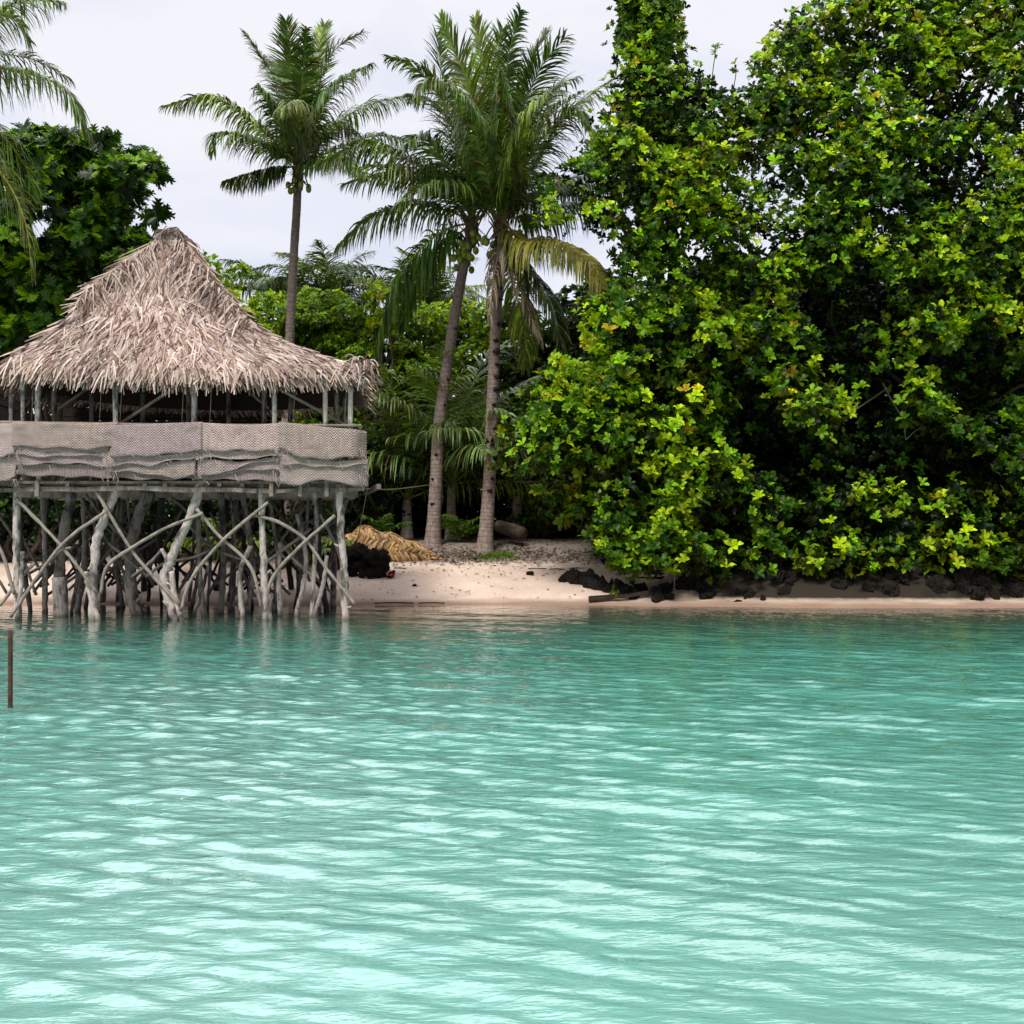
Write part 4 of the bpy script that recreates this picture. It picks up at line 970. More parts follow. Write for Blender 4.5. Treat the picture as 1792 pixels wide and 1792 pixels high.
# woven mats
def sheet(name, x0, x1, top, bot, Y, bulge=.012, mat='weave', tint=1.0, nx=40, nz=12, wav=.007, turn=None):
    g = G(); us = np.linspace(0, 1, nx); ws = np.linspace(0, 1, nz); ph = R.random() * 6; V = []
    for w in ws:
        for u in us:
            px = x0 + (x1 - x0) * u
            tp = np.interp(u, np.linspace(0, 1, len(top)), top); bt = np.interp(u, np.linspace(0, 1, len(bot)), bot)
            q = P(px, tp + (bt - tp) * w + (2.2 * math.sin(u * 3.14) * (1 - w) + 1.6 * math.sin(u * 17 + ph) * w), Y)
            q[1] += -bulge * w + wav * math.sin(u * 9 + ph + w * 2) * (.3 + w) - .02 * w ** 4 * (1 + math.sin(u * 13 + ph))
            if turn and px > turn: q[1] += ((px - turn) / 28.0) ** 2 * .5
            V.append(q)
    V = np.array(V); V2 = V + np.array([0, .018, 0]); nn = nx * nz
    i, j = np.meshgrid(np.arange(nx - 1), np.arange(nz - 1)); b = (j * nx + i).ravel(); Q = np.stack([b, b + nx, b + nx + 1, b + 1], 1)
    ring = list(range(nx)) + [k * nx + nx - 1 for k in range(1, nz)] + [(nz - 1) * nx + k for k in range(nx - 2, -1, -1)] + [k * nx for k in range(nz - 2, 0, -1)]
    E = [(ring[k], ring[(k + 1) % len(ring)], ring[(k + 1) % len(ring)] + nn, ring[k] + nn) for k in range(len(ring))]
    wc = np.repeat(tint * R.uniform(.84, 1.1) * np.interp(ws, [0, .85, 1], [1, .95, .75]), nx)[:, None] * np.array([[1, R.uniform(.93, .99), R.uniform(.88, .99)]])
    g.add(np.vstack([V, V2]), np.vstack([Q, Q[:, ::-1] + nn, E]), None, np.vstack([wc, wc]))
    return part(name, g, M[mat], hut)
MY = 21.74
sheet('woven_mat', 22, 206, [738, 737, 739, 738], [782, 784, 785, 788, 780], MY)
sheet('woven_mat', 194, 354, [744, 740, 738, 738], [799, 800, 798, 793, 790], MY - .02)
sheet('woven_mat', 350, 500, [739, 740, 741, 739], [792, 790, 789, 790, 788], MY - .01)
sheet('woven_mat', 488, 637, [738, 740, 744, 748, 752], [786, 800, 806, 802, 800], MY - .03, turn=612)
sheet('woven_mat', -60, 26, [734, 738, 740], [800, 805, 796], MY + .02)
sheet('woven_mat', 28, 190, [778, 780, 782], [797, 800, 797, 800], MY + .04, tint=.85)
sheet('woven_mat', 24, 188, [790, 792, 794], [815, 812, 811, 818], MY + .065, tint=.9)
sheet('woven_mat', 180, 350, [790, 795, 790], [818, 812, 815, 805, 802], MY + .03, tint=.92)
sheet('woven_mat', 186, 342, [806, 808, 804], [824, 826, 830, 838, 832], MY + .06, tint=.9)
sheet('woven_mat', 344, 494, [788, 786, 786], [805, 800, 806, 800, 798], MY + .03, tint=.92)
sheet('woven_mat', 346, 490, [800, 806, 798], [830, 832, 818, 808, 806], MY + .055, tint=.88)
sheet('woven_mat', 352, 496, [806, 806, 800], [836, 828, 822, 824], MY + .09, tint=.9)
sheet('woven_mat', 490, 640, [792, 800, 804, 802], [846, 850, 838, 848, 852], MY + .05, tint=.95, turn=615)
sheet('woven_mat', 494, 640, [790, 802, 806, 802], [813, 815, 818, 812], MY + .02, tint=.9, turn=615)
sheet('woven_mat', -60, 28, [790, 800, 796], [842, 848, 836], MY + .06, tint=.85)
sheet('mat_fringe', 30, 190, [808, 810, 812], [832, 834, 836], MY + .10, mat='slat', tint=.8)
sheet('mat_fringe', 186, 340, [812, 818, 820], [836, 840, 838], MY + .11, mat='slat', tint=.8)
sheet('mat_fringe', 340, 490, [812, 818, 815], [839, 840, 842], MY + .12, mat='slat', tint=.8)
# side mats run back along the right side
def sidemat(z0, z1, y0, y1, x0, x1, tint):
    g = G(); nx, nz = 24, 8; V = []
    for k in range(nz):
        for i in range(nx):
            u, w = i / (nx - 1), k / (nz - 1); V.append((x0 + (x1 - x0) * u + .02 * math.sin(u * 14), y0 + (y1 - y0) * u, z1 + (z0 - z1) * w + .02 * math.sin(u * 9)))
    i, j = np.meshgrid(np.arange(nx - 1), np.arange(nz - 1)); b = (j * nx + i).ravel()
    g.add(V, np.stack([b, b + nx, b + nx + 1, b + 1], 1), None, (tint,) * 3); part('woven_mat', g, M['weave'], hut)
sidemat(2.75, 3.72, 22.2, 27.6, -2.9, -3.85, .7)

# loose fibres and frayed ends along the mats
g = G(); n = 260; C = np.zeros((n, 4, 3)); W = np.zeros((n, 4, 3))
for i in range(n):
    px = R.choice((R.uniform(20, 640), R.gauss(190, 8), R.gauss(350, 8), R.gauss(492, 8), R.gauss(28, 6), R.gauss(636, 3))); py = R.uniform(780, 842)
    q = P(px, py, MY - .05 + (.12 if px > 630 else 0)); d = np.array([R.uniform(-.09, .09), R.uniform(-.04, .0), -R.uniform(.03, .13)])
    for k in range(4): C[i, k] = q + d * k / 3 + [0, 0, -.02 * (k / 3) ** 2]; W[i, k] = [.006 * (1 - .25 * k), 0, .003]
ribbons(g, C, W, np.array([.42, .36, .31])[None] * rng.uniform(.4, 1.2, (n, 1))); part('frayed_fibre', g, M['thatch'], hut)['kind'] = 'stuff'

# roof: four curved faces that meet on the hips, thatched with loose pandanus leaves
HR = [P(634, 650, 21.82), P(496, 602, 22.5), P(410, 540, 23.2), P(350, 466, 23.8), P(314, 417, 24.3)]
HL = [P(6, 638, 21.82), P(112, 568, 22.5), P(170, 508, 23.2), P(236, 459, 23.8), P(291, 417, 24.3)]
def mirror(p, k): return np.array([p[0] - .85 + .12 * k, 49.4 - p[1], p[2]])
BR = [mirror(p, i) for i, p in enumerate(HR)]; BL = [mirror(p, i) for i, p in enumerate(HL)]
paths = {k: smooth_path(v, 40) for k, v in dict(HR=HR, HL=HL, BR=BR, BL=BL).items()}
def face_pt(a, b, u, v, sag):
    u = np.asarray(u, float); v = np.asarray(v, float)
    f = np.clip(u, 0, 1) * 38.999; i = f.astype(int); t = (f - i)[:, None]
    A = paths[a][i] * (1 - t) + paths[a][i + 1] * t; B = paths[b][i] * (1 - t) + paths[b][i + 1] * t
    p = A + (B - A) * v[:, None]
    below = np.minimum(u, 0)[:, None]; p = p + below * (paths[a][2] - paths[a][0]) * 8 * np.array([[.3, .3, 1]])
    bow = (4 * v * (1 - v)); p[:, 2] -= sag * bow * (1 - np.clip(u, 0, 1)) ** 2
    return p
faces = [('HL', 'HR', .06, 6200, True), ('HR', 'BR', .15, 3600, False), ('BR', 'BL', .2, 2600, False), ('BL', 'HL', .15, 3000, False)]
g = G()
for a, b, sag, n, fr in faces:
    nu, nv = 24, 24; U, Vv = np.meshgrid(np.linspace(0, 1, nu), np.linspace(0, 1, nv)); p = face_pt(a, b, U.ravel(), Vv.ravel(), sag)
    i, j = np.meshgrid(np.arange(nu - 1), np.arange(nv - 1)); q = (j * nu + i).ravel()
    g.add(p - [0, 0, .07], np.stack([q, q + nu, q + nu + 1, q + 1], 1), None, (.035, .025, .02))
tp = np.array([paths['HL'][-1], paths['HR'][-1], paths['BR'][-1], paths['BL'][-1]])
roof = part('roof', g, M['thatch'], hut)
TC = np.array([[.46, .375, .325], [.36, .275, .24], [.54, .455, .405], [.24, .165, .135], [.40, .33, .255], [.12, .078, .06], [.49, .41, .37]]) * [[1.17, 1.09, 1.08]]
def thatch(a, b, sag, n, front):
    g = G(); u = rng.random(n) ** 1.15 * 1.0; v = rng.random(n)
    # courses: butts line up roughly in rows
    u = np.clip(u + .02 * np.sin(u * 60), 0, 1)
    p0 = face_pt(a, b, u, v, sag); pu = face_pt(a, b, np.clip(u + .02, 0, 1), v, sag); pl = face_pt(a, b, np.clip(u - .02, 0, 1), v, sag); pv = face_pt(a, b, u, np.clip(v + .01, 0, 1), sag); pv2 = face_pt(a, b, u, np.clip(v - .01, 0, 1), sag)
    down = nrm(pl - pu); sx = nrm(pv - pv2); nr = nrm(np.cross(sx, -down)); nr *= np.sign(nr[:, 2:3] + 1e-6)
    upper = np.clip((u - .55) / .2, 0, 1)
    ang = rng.normal(0, .42, n) * (1 - .65 * upper) + upper * (v - .5) * .25
    d = nrm(down * np.cos(ang)[:, None] + sx * np.sin(ang)[:, None])
    L = rng.uniform(.28, .62, n) * (1 + .9 * upper) * np.where(u < .06, .8, 1)
    lift = rng.uniform(0, .06, n); curl = rng.uniform(-.05, .06, n)
    K = 4; C = np.zeros((n, K, 3)); W = np.zeros((n, K, 3)); tw = rng.normal(0, .7, n); side = nrm(np.cross(d, nr)); wid = rng.uniform(.010, .028, n)
    for k in range(K):
        t = k / (K - 1)
        C[:, k] = p0 + d * (L * t)[:, None] + nr * (lift + .015 + curl * t * (1.2 - t))[:, None] + np.array([0, 0, -1]) * ((np.clip(.12 - u, 0, 1) / .12) * L * t * t * .35)[:, None]
        a2 = tw * (t - .3); W[:, k] = (side * np.cos(a2)[:, None] + nr * np.sin(a2)[:, None]) * (wid * (1 - .55 * t * t))[:, None]
    # lower strands first tucked under by height
    C += nr[:, None, :] * (.01 * u)[:, None, None]
    zone = np.sin(p0[:, 0] * 1.9 + p0[:, 2] * 2.6) * .10 + .14 * np.sin(p0[:, 0] * 4.3 - p0[:, 2] * 5.1) * np.sin(p0[:, 0] * 1.1 + 2) - .12 * (rng.random(n) < .2)
    col = TC[rng.integers(0, len(TC), n)] * (rng.uniform(.62, 1.15, n) + zone)[:, None]
    ribbons(g, C, W, np.clip(col, .02, .8)); part('thatch', g, M['thatch'], roof)
for a, b, sag, n, fr in faces: thatch(a, b, sag, int(n * 2.0), fr)
# ragged eave fringe
def fringe(a, b, sag, n):
    g = G(); v = rng.random(n); u = rng.uniform(0, .03, n); p0 = face_pt(a, b, u, v, sag) + [0, 0, -.03]; pu = face_pt(a, b, u + .05, v, sag); d0 = nrm(p0 - pu)
    sx = nrm(face_pt(a, b, u, np.clip(v + .02, 0, 1), sag) - face_pt(a, b, u, np.clip(v - .02, 0, 1), sag))
    K = 4; L = rng.uniform(.10, .30, n); C = np.zeros((n, K, 3)); W = np.zeros((n, K, 3)); d = nrm(d0 + sx * rng.normal(0, .28, (n, 1)) + [0, 0, -.35]); p0 = p0 - np.array([0, 0, 1]) * rng.uniform(-.06, .10, (n, 1))
    for k in range(K):
        t = k / 3; C[:, k] = p0 + d * (L * t)[:, None] + np.array([0, 0, -1]) * (L * t * t * .45)[:, None]; W[:, k] = sx * (rng.uniform(.009, .02, n) * (1 - .5 * t))[:, None]
    ribbons(g, C, W, TC[rng.integers(0, len(TC), n)] * rng.uniform(.5, 1.1, (n, 1))); part('eave_fringe', g, M['thatch'], roof)
fringe('HL', 'HR', .06, 1500); fringe('HR', 'BR', .15, 420); fringe('BL', 'HL', .15, 700)
# gable leaves hanging from the ridge, ridge cap, tuft on the right hip
def bundle(name, starts, dirs, L, wid, drop, colk=1.0):
    n = len(starts); K = 6; C = np.zeros((n, K, 3)); W = np.zeros((n, K, 3)); d = nrm(dirs); p = np.array(starts, float)
    for k in range(K):
        C[:, k] = p; p = p + d * (L / (K - 1))[:, None]; d = nrm(d + np.array([0, 0, -1]) * drop[:, None])
        s = nrm(np.cross(d, [.25, 1, .1])); W[:, k] = s * (wid * (1 - .11 * k))[:, None]
    g = G(); ribbons(g, C, W, TC[rng.integers(0, len(TC), n)] * rng.uniform(.55, 1.1, (n, 1)) * colk); return part(name, g, M['thatch'], roof)
for a, sgn in (('HL', 1), ('HR', -1)):
    n = 520; u = rng.uniform(.5, 1.0, n); f = (u * 39).astype(int); st = paths[a][f] + rng.normal(0, .06, (n, 3)) + [0, -.20, -.05]
    dr = np.stack([sgn * rng.uniform(-.2, .75, n), rng.uniform(-.5, .05, n), rng.uniform(-1, -.25, n)], 1)
    bundle('gable_fringe', st, dr, rng.uniform(.35, .95, n), rng.uniform(.012, .026, n), rng.uniform(.1, .35, n))
apex = (tp[0] + tp[1]) / 2
n = 420; st = np.stack([rng.uniform(paths['HL'][-1][0] - .02, paths['HR'][-1][0] + .02, n), rng.uniform(23.95, 25.2, n), np.full(n, apex[2] + .10) + rng.uniform(-.03, .08, n)], 1)
st[:, 2] -= np.abs(st[:, 0] - apex[0]) * .5
dr = np.stack([np.sign(st[:, 0] - apex[0] + rng.normal(0, .08, n)) * rng.uniform(.4, 1, n), rng.uniform(-.5, .1, n), rng.uniform(-.15, .2, n)], 1)
bundle('ridge_cap', st, dr, rng.uniform(.14, .36, n), rng.uniform(.012, .024, n), rng.uniform(.45, .7, n), .6)
n = 300; gx = rng.uniform(-.5, .5, n); st = np.stack([apex[0] + gx * .5, 24.15 + rng.uniform(-.1, .1, n), apex[2] - .05 - np.abs(gx) * .6 + rng.uniform(-.2, .05, n)], 1)
dr = np.stack([gx * .7 + rng.normal(0, .1, n), rng.uniform(-.35, -.2, n), np.full(n, -1.0)], 1)
bundle('gable_leaf', st, dr, rng.uniform(.8, 1.7, n), rng.uniform(.014, .026, n), rng.uniform(.0, .1, n))
n = 90; st = np.tile(HR[0], (n, 1)) + rng.normal(0, .1, (n, 3)) + [0, 0, .06]
dr = np.stack([rng.normal(.15, .5, n), rng.normal(-.2, .5, n), rng.uniform(-.5, .75, n)], 1)
bundle('hip_tuft', st, dr, rng.uniform(.2, .45, n), rng.uniform(.014, .024, n), rng.uniform(.3, .7, n))

# ------------------------------------------------------------------ smaller things
pb = P(18, 1240, 4000 / 335.0)
g = G(); t_ = P(18, 1103, pb[1]); tube(g, smooth_path([[pb[0], pb[1], -1.6], [pb[0], pb[1], 0], t_], 26), .025, 10, (1, 1, 1), .03)
solo('iron_post', g, M['rust'], 'rusty iron post standing alone in the shallow water before the hut', 'post', (pb[0], pb[1], 0))

# rocks
def rock_mesh(i):
    import bmesh
    from mathutils import noise as mn
    r = np.random.default_rng(100 + i); bm = bmesh.new(); bmesh.ops.create_icosphere(bm, subdivisions=4, radius=1)
    s = r.uniform(.7, 1.25, 3); o = Vector(r.uniform(0, 50, 3))
    for v in bm.verts:
        c = v.co.copy(); k = 1 + .42 * mn.noise(c * 1.3 + o) + .26 * mn.noise(c * 3.1 + o) - .22 * abs(mn.noise(c * 6 + o)) + .12 * mn.noise(c * 13 + o)
        v.co = Vector((c.x * s[0] * k, c.y * s[1] * k, c.z * s[2] * .8 * k))
    me = bpy.data.meshes.new('coral_rock'); bm.to_mesh(me); bm.free(); me.materials.append(M['rock'])
    return me
RK = [rock_mesh(i) for i in range(7)]
def rock(x, y, z, s, label, group):
    o = bpy.data.objects.new('coral_rock', R.choice(RK)); COL.objects.link(o)
    o.location = (x, y, z); o.scale = (s * R.uniform(.8, 1.3), s * R.uniform(.8, 1.2), s * R.uniform(.7, 1)); o.rotation_euler = (R.uniform(0, 6), R.uniform(0, 6), R.uniform(0, 6))
    tag(o, label, 'rock', group)
for lay in range(4):
    for i in range(9 - lay):
        q = P(600 + i * 10.5 + lay * 3, 1010, 29.3); y = 29.3 + R.uniform(-.2, .2) + lay * .18
        rock(q[0] + R.uniform(-.05, .05), y, gz(q[0], 29.3) + .06 + lay * .17, R.uniform(.11, .17), 'dark coral rock piled in the low heap under the right corner of the hut', 'coral rocks heaped by the hut')
for i in range(46):
    px = R.uniform(560, 640); Y = R.uniform(30, 30.8); q = P(px, 985, Y); rock(q[0], Y, gz(q[0], Y) + R.uniform(.05, .5), R.uniform(.12, .22), 'dark coral rock piled in the low heap under the right corner of the hut', 'coral rocks heaped by the hut')
for i in range(22):
    px = R.uniform(995, 1110); f_ = (px - 995) / 115; Y = 28.8 - 2.2 * f_ + R.uniform(-.25, .35); q = P(px, 1010, Y)
    rock(q[0], Y, gz(q[0], Y) + R.uniform(-.02, .12), R.uniform(.10, .24), 'weathered grey coral rock at the sandy end of the sea wall, beside the driftwood slab', 'coral rocks at the end of the sea wall')
for i in range(80):
    px = R.uniform(1090, 1960); lay = R.random(); Y = 26.3 + lay * 1.2 + R.uniform(-.15, .15) - .25 * max(0, (px - 1500) / 400); q = P(px, 1030, Y)
    rock(q[0], Y, gz(q[0], Y) + R.uniform(-.10, .06), R.uniform(.08, .27) + .06 * lay, 'black coral rock in the shaded sea wall beneath the overhanging tree', 'coral rocks in the sea wall under the tree')
for px, py, s, lb in ((1335, 1044, .10, 'small grey rock lying on the sand in front of the shaded sea wall'), (725, 1017, .06, 'tiny dark stone on the pale sand near the hut heap'), (928, 999, .08, 'flat dark stone on the sand below the palms')):
    Y = 26.2 if py > 1040 else (28.2 if py > 1010 else 29.6); q = P(px, py, Y); rock(q[0], Y, gz(q[0], Y) + s * .3, s, lb, None)

# braided palm frond heap
heap = thing('palm_frond_heap', 'heap of dry orange brown plaited coconut fronds left of the leaning palm', 'frond heap', (P(690, 950, 31.6)[0], 31.6, gz(-3.2, 31.6)))
hx0, hx1 = P(612, 0, 31.6)[0], P(776, 0, 31.6)[0]
def heap_pt(x, a):                                   # a: angle round the heap, 0 front foot to 1 over the top
    sl = np.clip((x - hx0) / (hx1 - hx0), 0, 1); rz = (.86 * (1 - sl ** 1.6) + .08) * np.clip(.75 + 2.5 * sl, 0, 1); th = a * math.pi * .78
    return np.stack([x, 31.75 - .55 * np.cos(th) * (1 - .5 * sl), gz(-3.2, 31.5) - .03 + rz * np.sin(th) * (1 + .06 * np.sin(x * 9))], -1)
for row in range(6):
    g = G(); n = 44; a0 = row / 6; K = 5
    for lay in range(2):
        x = np.linspace(hx0, hx1 - .15 * row, n) + rng.normal(0, .022, n); C = np.zeros((n, K, 3)); W = np.zeros((n, K, 3)); dirx = (1 if row % 2 else -1) * rng.uniform(.6, 1.25, n)
        for k in range(K):
            t = k / 4; xx = x + dirx * .17 * (t - .5) * 1.5; aa = a0 - .04 + (.25 * t) * np.ones(n) + rng.normal(0, .006, n)
            C[:, k] = heap_pt(xx, aa) + np.array([0, -1, .5]) * ((.03 + .05 * math.sin(math.pi * t)) * rng.uniform(.6, 1.5, n))[:, None]
            W[:, k] = np.stack([np.full(n, .026), rng.normal(0, .006, n), -.016 * np.sign(dirx)], 1) * (.55, 1, .95, .7, .12)[k]
        ribbons(g, C, W, np.array([[.46, .265, .105]]) * rng.uniform(.15, 1.3, (n, 1)) * np.where(rng.random((n, 1)) < .35, np.array([[1, 1.15, 1.6]]), 1))
    part('plaited_frond', g, M['dry'], heap)
g = G(); xs_ = np.linspace(hx0, hx1, 14); av = np.linspace(-.05, 1.25, 9); V = np.concatenate([heap_pt(xs_, a) - [0, 0, .02] for a in av])
i, j = np.meshgrid(np.arange(13), np.arange(8)); bq = (j * 14 + i).ravel(); g.add(V, np.stack([bq, bq + 1, bq + 15, bq + 14], 1), None, (.05, .028, .014)); part('heap_core', g, M['dry'], heap)
# log by the notched palm
g = G(); a, b = P(872, 921, 33.6), P(916, 934, 32.9); tube(g, smooth_path([a, (a + b) / 2, b], 10), [.19, .2, .2, .21, .2, .21, .2, .2, .19, .18], 12, (1, 1, 1), .04)
lg = solo('log', g, wood_mat('log_bark', (.16, .12, .09), (.32, .26, .2), (.05, .04, .03), .5), 'short brown palm log lying behind the foot of the notched palm', 'log', (a[0], a[1], a[2]))
# driftwood slab
ds = thing('driftwood_slab', 'hollow split log slab lying on the sand at the foot of the tree rocks', 'driftwood', tuple(P(1040, 1040, 26.3)))
g = G(); n = 16; V = []
for i in range(n):
    u = i / (n - 1)
    for j in range(9):
        a_ = -2.6 + 2.3 * j / 8; rr = .16 * (1 - .6 * u) * (1 + .05 * math.sin(9 * u)); q = P(1030 + 110 * u, 1036, 26.3)
        V.append((q[0], 26.25 + .25 * u - rr * math.cos(a_) * .9, gz(q[0], 26.3) + .17 + rr * math.sin(a_)))
i, j = np.meshgrid(np.arange(8), np.arange(n - 1)); bq = (j * 9 + i).ravel(); Q = np.stack([bq, bq + 1, bq + 10, bq + 9], 1); V = np.array(V)
g.add(V, Q); g.add(V + [0, .03, .03], Q[:, ::-1]); part('slab', g, M['brace'], ds)
# red scrap
q = P(683, 1007, 29.0); g = G(); gx, gy = np.meshgrid(np.linspace(-.08, .08, 7), np.linspace(-.06, .06, 6)); zz = .05 + .035 * np.sin(gx * 60) * np.cos(gy * 50) + .02 * rng.random(gx.shape)
i, j = np.meshgrid(np.arange(6), np.arange(5)); bq = (j * 7 + i).ravel()
g.add(np.stack([gx + q[0], 29.0 + gy, gz(q[0], 29.0) + zz + .05], 2).reshape(-1, 3), np.stack([bq, bq + 1, bq + 8, bq + 7], 1))
solo('plastic_scrap', g, M['red'], 'crumpled red plastic scrap beside the coral heap near the hut', 'litter', (q[0], 29.0, gz(q[0], 29.0)))
# ropes
for pts, lb in (([P(637, 855, 22.3), P(690, 856, 27.5), P(757, 848, 32.8)], 'thin rope running from the hut corner to the leaning palm trunk'), ([P(643, 856, 22.9), P(636, 890, 26), P(627, 940, 30.2)], 'thin rope slanting from the hut corner down to the rocks')):
    g = G(); tube(g, smooth_path(pts, 24), .012, 5); solo('rope', g, M['rope'], lb, 'rope', tuple(pts[0]))
g = G(); tube(g, smooth_path([P(1181, 1000, 26.9), P(1180, 1020, 26.9), P(1180, 1045, 26.9)], 8), .014, 5); solo('rope', g, M['rope'], 'short pale rope end hanging from the overhanging leaves above the rocks', 'rope', tuple(P(1181, 1000, 26.9)))
# washed up sticks
for k, (px, py, L, a) in enumerate(((690, 1062, .9, 0), (755, 1062, .6, .05), (700, 992, .35, -.4), (940, 988, .5, .1), (975, 985, .4, 0), (1010, 993, .45, -.1))):
    Y = 26.1 if py > 1050 else 30.4; q = P(px, py, Y); z = gz(q[0], Y) + .02; d = np.array([math.cos(a), math.sin(a), 0])
    g = G(); c0 = np.array([q[0], Y, z]); tube(g, smooth_path([c0 - d * L / 2, c0 + [0, .03, .01], c0 + d * L / 2], 8), .014, 6, (.5, .45, .4), .15)
    solo('stick', g, M['twig'], 'dark washed up stick lying at the tide line' if py > 1050 else 'dark stick lying among the litter at the top of the sand', 'stick', tuple(c0), 'sticks at the tide line' if py > 1050 else 'sticks at the top of the sand')
# leaf litter
g = G(); n = 5200
x = rng.normal(-1.0, 3.6, n); d = np.where(rng.random(n) < .55, rng.normal(6.0, .45, n), rng.uniform(.5, 9.5, n)); x = np.clip(x, -10, 5); y = shore(x) + d
keep = rng.random(n) < np.clip((d - 2.6) / 2.6, .14, 1); x, y = x[keep], y[keep]; n = len(x)
z = ground_z(x, y) + .012 + rng.random(n) * .02; az = rng.uniform(0, 6.28, n)
put_leaves(g, np.stack([x, y, z], 1), np.stack([np.cos(az), np.sin(az), rng.normal(0, .15, n)], 1), nrm(np.stack([rng.normal(0, .3, n), rng.normal(0, .3, n), np.ones(n)], 1)), rng.uniform(.03, .13, n),
           np.array([[.09, .06, .04]]) * rng.uniform(.3, 2.6, (n, 1)), 'oval')
tag(build('leaf_litter', g, M['dry']), 'brown fallen leaves and weed scattered along the top of the sand', 'leaf litter', kind='stuff')
# grass at palm foot
g = G(); n = 700; x = rng.normal(P(870, 0, 32.2)[0], .30, n); y = rng.normal(31.9, .2, n); z = ground_z(x, y); K = 3; C = np.zeros((n, K, 3)); W = np.zeros((n, K, 3)); dr = rng.normal(0, .05, (n, 2))
for k in range(K): C[:, k] = np.stack([x + dr[:, 0] * k, y + dr[:, 1] * k, z + .05 * k * rng.uniform(.6, 1.2, n)], 1); W[:, k] = [.006 * (1 - .45 * k), 0, 0]
ribbons(g, C, W, palette(n, dict(mid=2, lit=2))); tag(build('grass', g, M['leaf']), 'small patch of green grass at the foot of the notched palm', 'grass', kind='stuff')

# thatched roof of a house back among the trees
hs = thing('thatched_house', 'brown thatched house half hidden behind the palms and the broad-leaved tree', 'house', tuple(P(1040, 940, 43.5)))
g = G(); e0, e1 = P(930, 720, 42.5), P(1230, 720, 42.5); r0, r1 = P(960, 592, 45.5), P(1200, 592, 45.5); b0, b1 = e0 + [0, 6, 0], e1 + [0, 6, 0]
g.add([e0, e1, r1, r0, b0, b1], [(0, 1, 2, 3), (3, 2, 5, 4)], [(0, 3, 4), (1, 5, 2)], (.2, .13, .09))
n = 2600; u = rng.random(n); v = rng.random(n); p0 = e0 + (e1 - e0) * v[:, None] + ((r0 - e0) * (1 - v)[:, None] + (r1 - e1) * v[:, None]) * u[:, None]; dn = nrm(e0 - r0) * [0, 1, 1]
C = np.stack([p0 + [0, -.03, .05], p0 + dn * .25 + [0, -.08, .06] + rng.normal(0, .05, (n, 3)), p0 + dn * .5 + [0, -.1, .05] + rng.normal(0, .08, (n, 3))], 1)
ribbons(g, C, np.tile(np.array([.03, 0, 0]), (n, 3, 1)), np.array([[.36, .25, .18]]) * rng.uniform(.4, 1.3, (n, 1))); part('roof', g, M['thatch'], hs)
g = G(); zf = gz(0, 44); box(g, ((e0[0] + e1[0]) / 2, 45.3, (zf + e0[2]) / 2), e1[0] - e0[0] - 1.2, 4.6, e0[2] - zf + .3, (.8, .8, .8)); part('wall', g, M['shadowwall'], hs, smooth=False)

# ------------------------------------------------------------------ light, sky, camera
SUN_EL, SUN_AZ = math.radians(54), math.radians(204)
SKY_TOP = 3.5      # azimuth clockwise from +Y
w = bpy.data.worlds.new('World'); SC.world = w; w.use_nodes = True; nt = w.node_tree; nt.nodes.clear()
sky = N(nt, 'ShaderNodeTexSky', sky_type='NISHITA'); sky.sun_disc = False; sky.sun_elevation = SUN_EL; sky.sun_rotation = SUN_AZ
bg1 = N(nt, 'ShaderNodeBackground', Strength=.1); nt.links.new(sky.outputs[0], bg1.inputs['Color'])
tc = N(nt, 'ShaderNodeTexCoord').outputs['Generated']
cn = noise(nt, mapping(nt, tc, (1, 1, 2.6), loc=(.3, .1, .2)), 3.1, 7, .52, .5)
sp = N(nt, 'ShaderNodeSeparateXYZ'); nt.links.new(tc, sp.inputs[0])
lift = math_(nt, 'ADD', cn, math_(nt, 'MULTIPLY', math_(nt, 'SUBTRACT', sp.outputs['Z'], .25), .55))
cc_ = ramp(nt, lift, [(.28, (.62, .68, .86)), (.45, (.78, .81, .92)), (.6, (.91, .91, .965))])
over = ramp(nt, math_(nt, 'ADD', sp.outputs['Z'], math_(nt, 'MULTIPLY', math_(nt, 'SUBTRACT', cn, .5), .3)), [(.455, 0), (.58, .85), (.8, 1)])   # high bright bank, added for sky reflections in the water
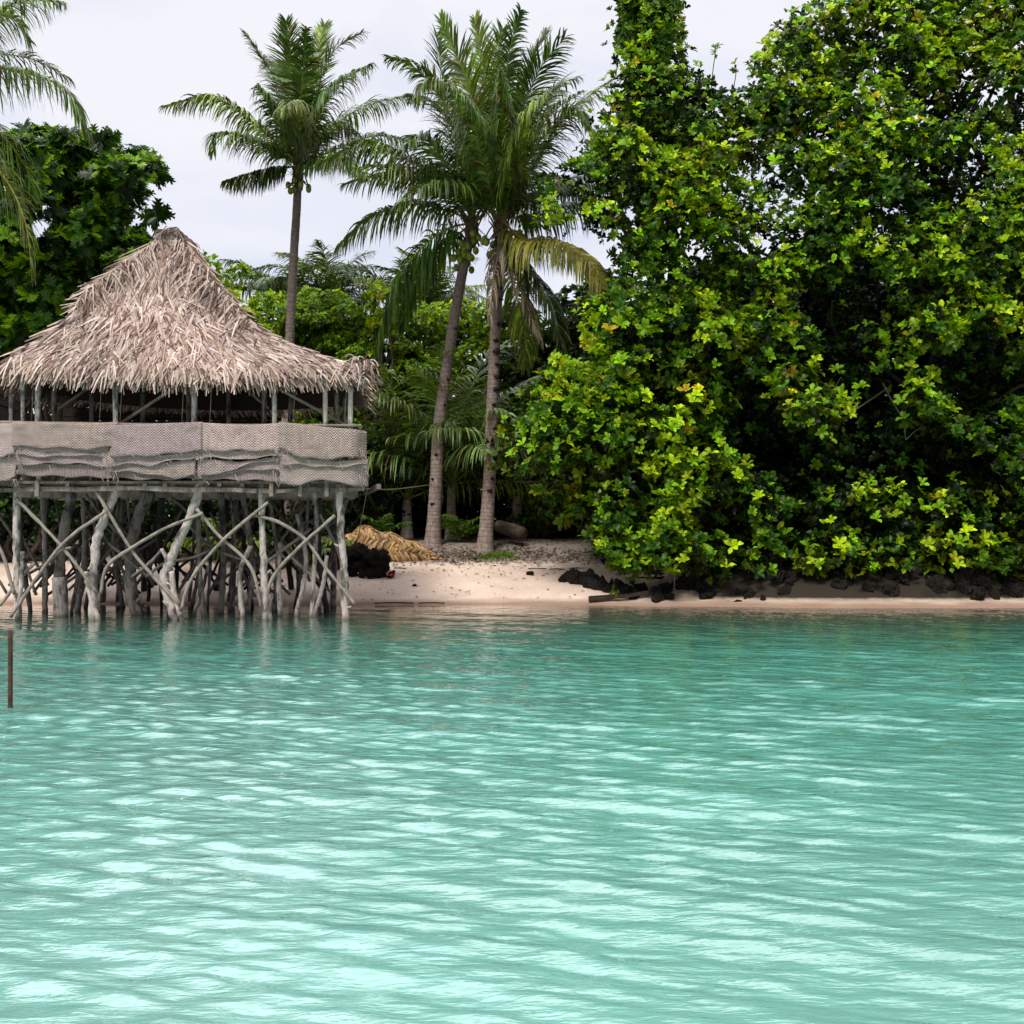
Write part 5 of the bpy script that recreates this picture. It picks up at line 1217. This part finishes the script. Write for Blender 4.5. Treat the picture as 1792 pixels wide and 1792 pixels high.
ahead = ramp(nt, math_(nt, 'ADD', math_(nt, 'MULTIPLY', sp.outputs['Y'], .5), .5), [(.15, .35), (.75, 1.06)])
over = math_(nt, 'MULTIPLY', over, ramp(nt, math_(nt, 'ADD', math_(nt, 'MULTIPLY', sp.outputs['Y'], .5), .5), [(.45, .12), (.80, 1.0)]))  # bank held ahead of the camera, sky behind dimmed to lower ambient
bg2 = N(nt, 'ShaderNodeBackground'); nt.links.new(cc_, bg2.inputs['Color']); nt.links.new(math_(nt, 'ADD', math_(nt, 'MULTIPLY', math_(nt, 'MULTIPLY', over, SKY_TOP), math_(nt, 'SUBTRACT', 1.0, math_(nt, 'MULTIPLY', sp.outputs['X'], 1.0))), ahead), bg2.inputs['Strength'])
mx = N(nt, 'ShaderNodeMixShader', Fac=.93); nt.links.new(bg1.outputs[0], mx.inputs[1]); nt.links.new(bg2.outputs[0], mx.inputs[2])
wo = nt.nodes.new('ShaderNodeOutputWorld'); nt.links.new(mx.outputs[0], wo.inputs['Surface'])
sl = bpy.data.lights.new('sun', 'SUN'); sl.energy = 3.6; sl.angle = math.radians(18); sl.color = (1, .955, .88)
so = bpy.data.objects.new('sun', sl); COL.objects.link(so)
dirn = Vector((math.sin(SUN_AZ) * math.cos(SUN_EL), math.cos(SUN_AZ) * math.cos(SUN_EL), math.sin(SUN_EL)))
so.location = dirn * 60; so.rotation_euler = dirn.to_track_quat('Z', 'Y').to_euler()
cam = bpy.data.cameras.new('camera'); cam.sensor_width = 36; cam.lens = 36 * F / 1792; cam.shift_y = (HY - 896) / 1792; cam.clip_end = 3000
co = bpy.data.objects.new('camera', cam); COL.objects.link(co); co.location = (0, 0, H); co.rotation_euler = (math.radians(90), 0, 0); SC.camera = co
SC.view_settings.view_transform = 'Standard'; SC.view_settings.look = 'None'; SC.view_settings.exposure = 0
SC.cycles.max_bounces = 5; SC.cycles.diffuse_bounces = 3; SC.cycles.glossy_bounces = 3; SC.cycles.transmission_bounces = 4; SC.cycles.transparent_max_bounces = 8; SC.cycles.use_denoising = True
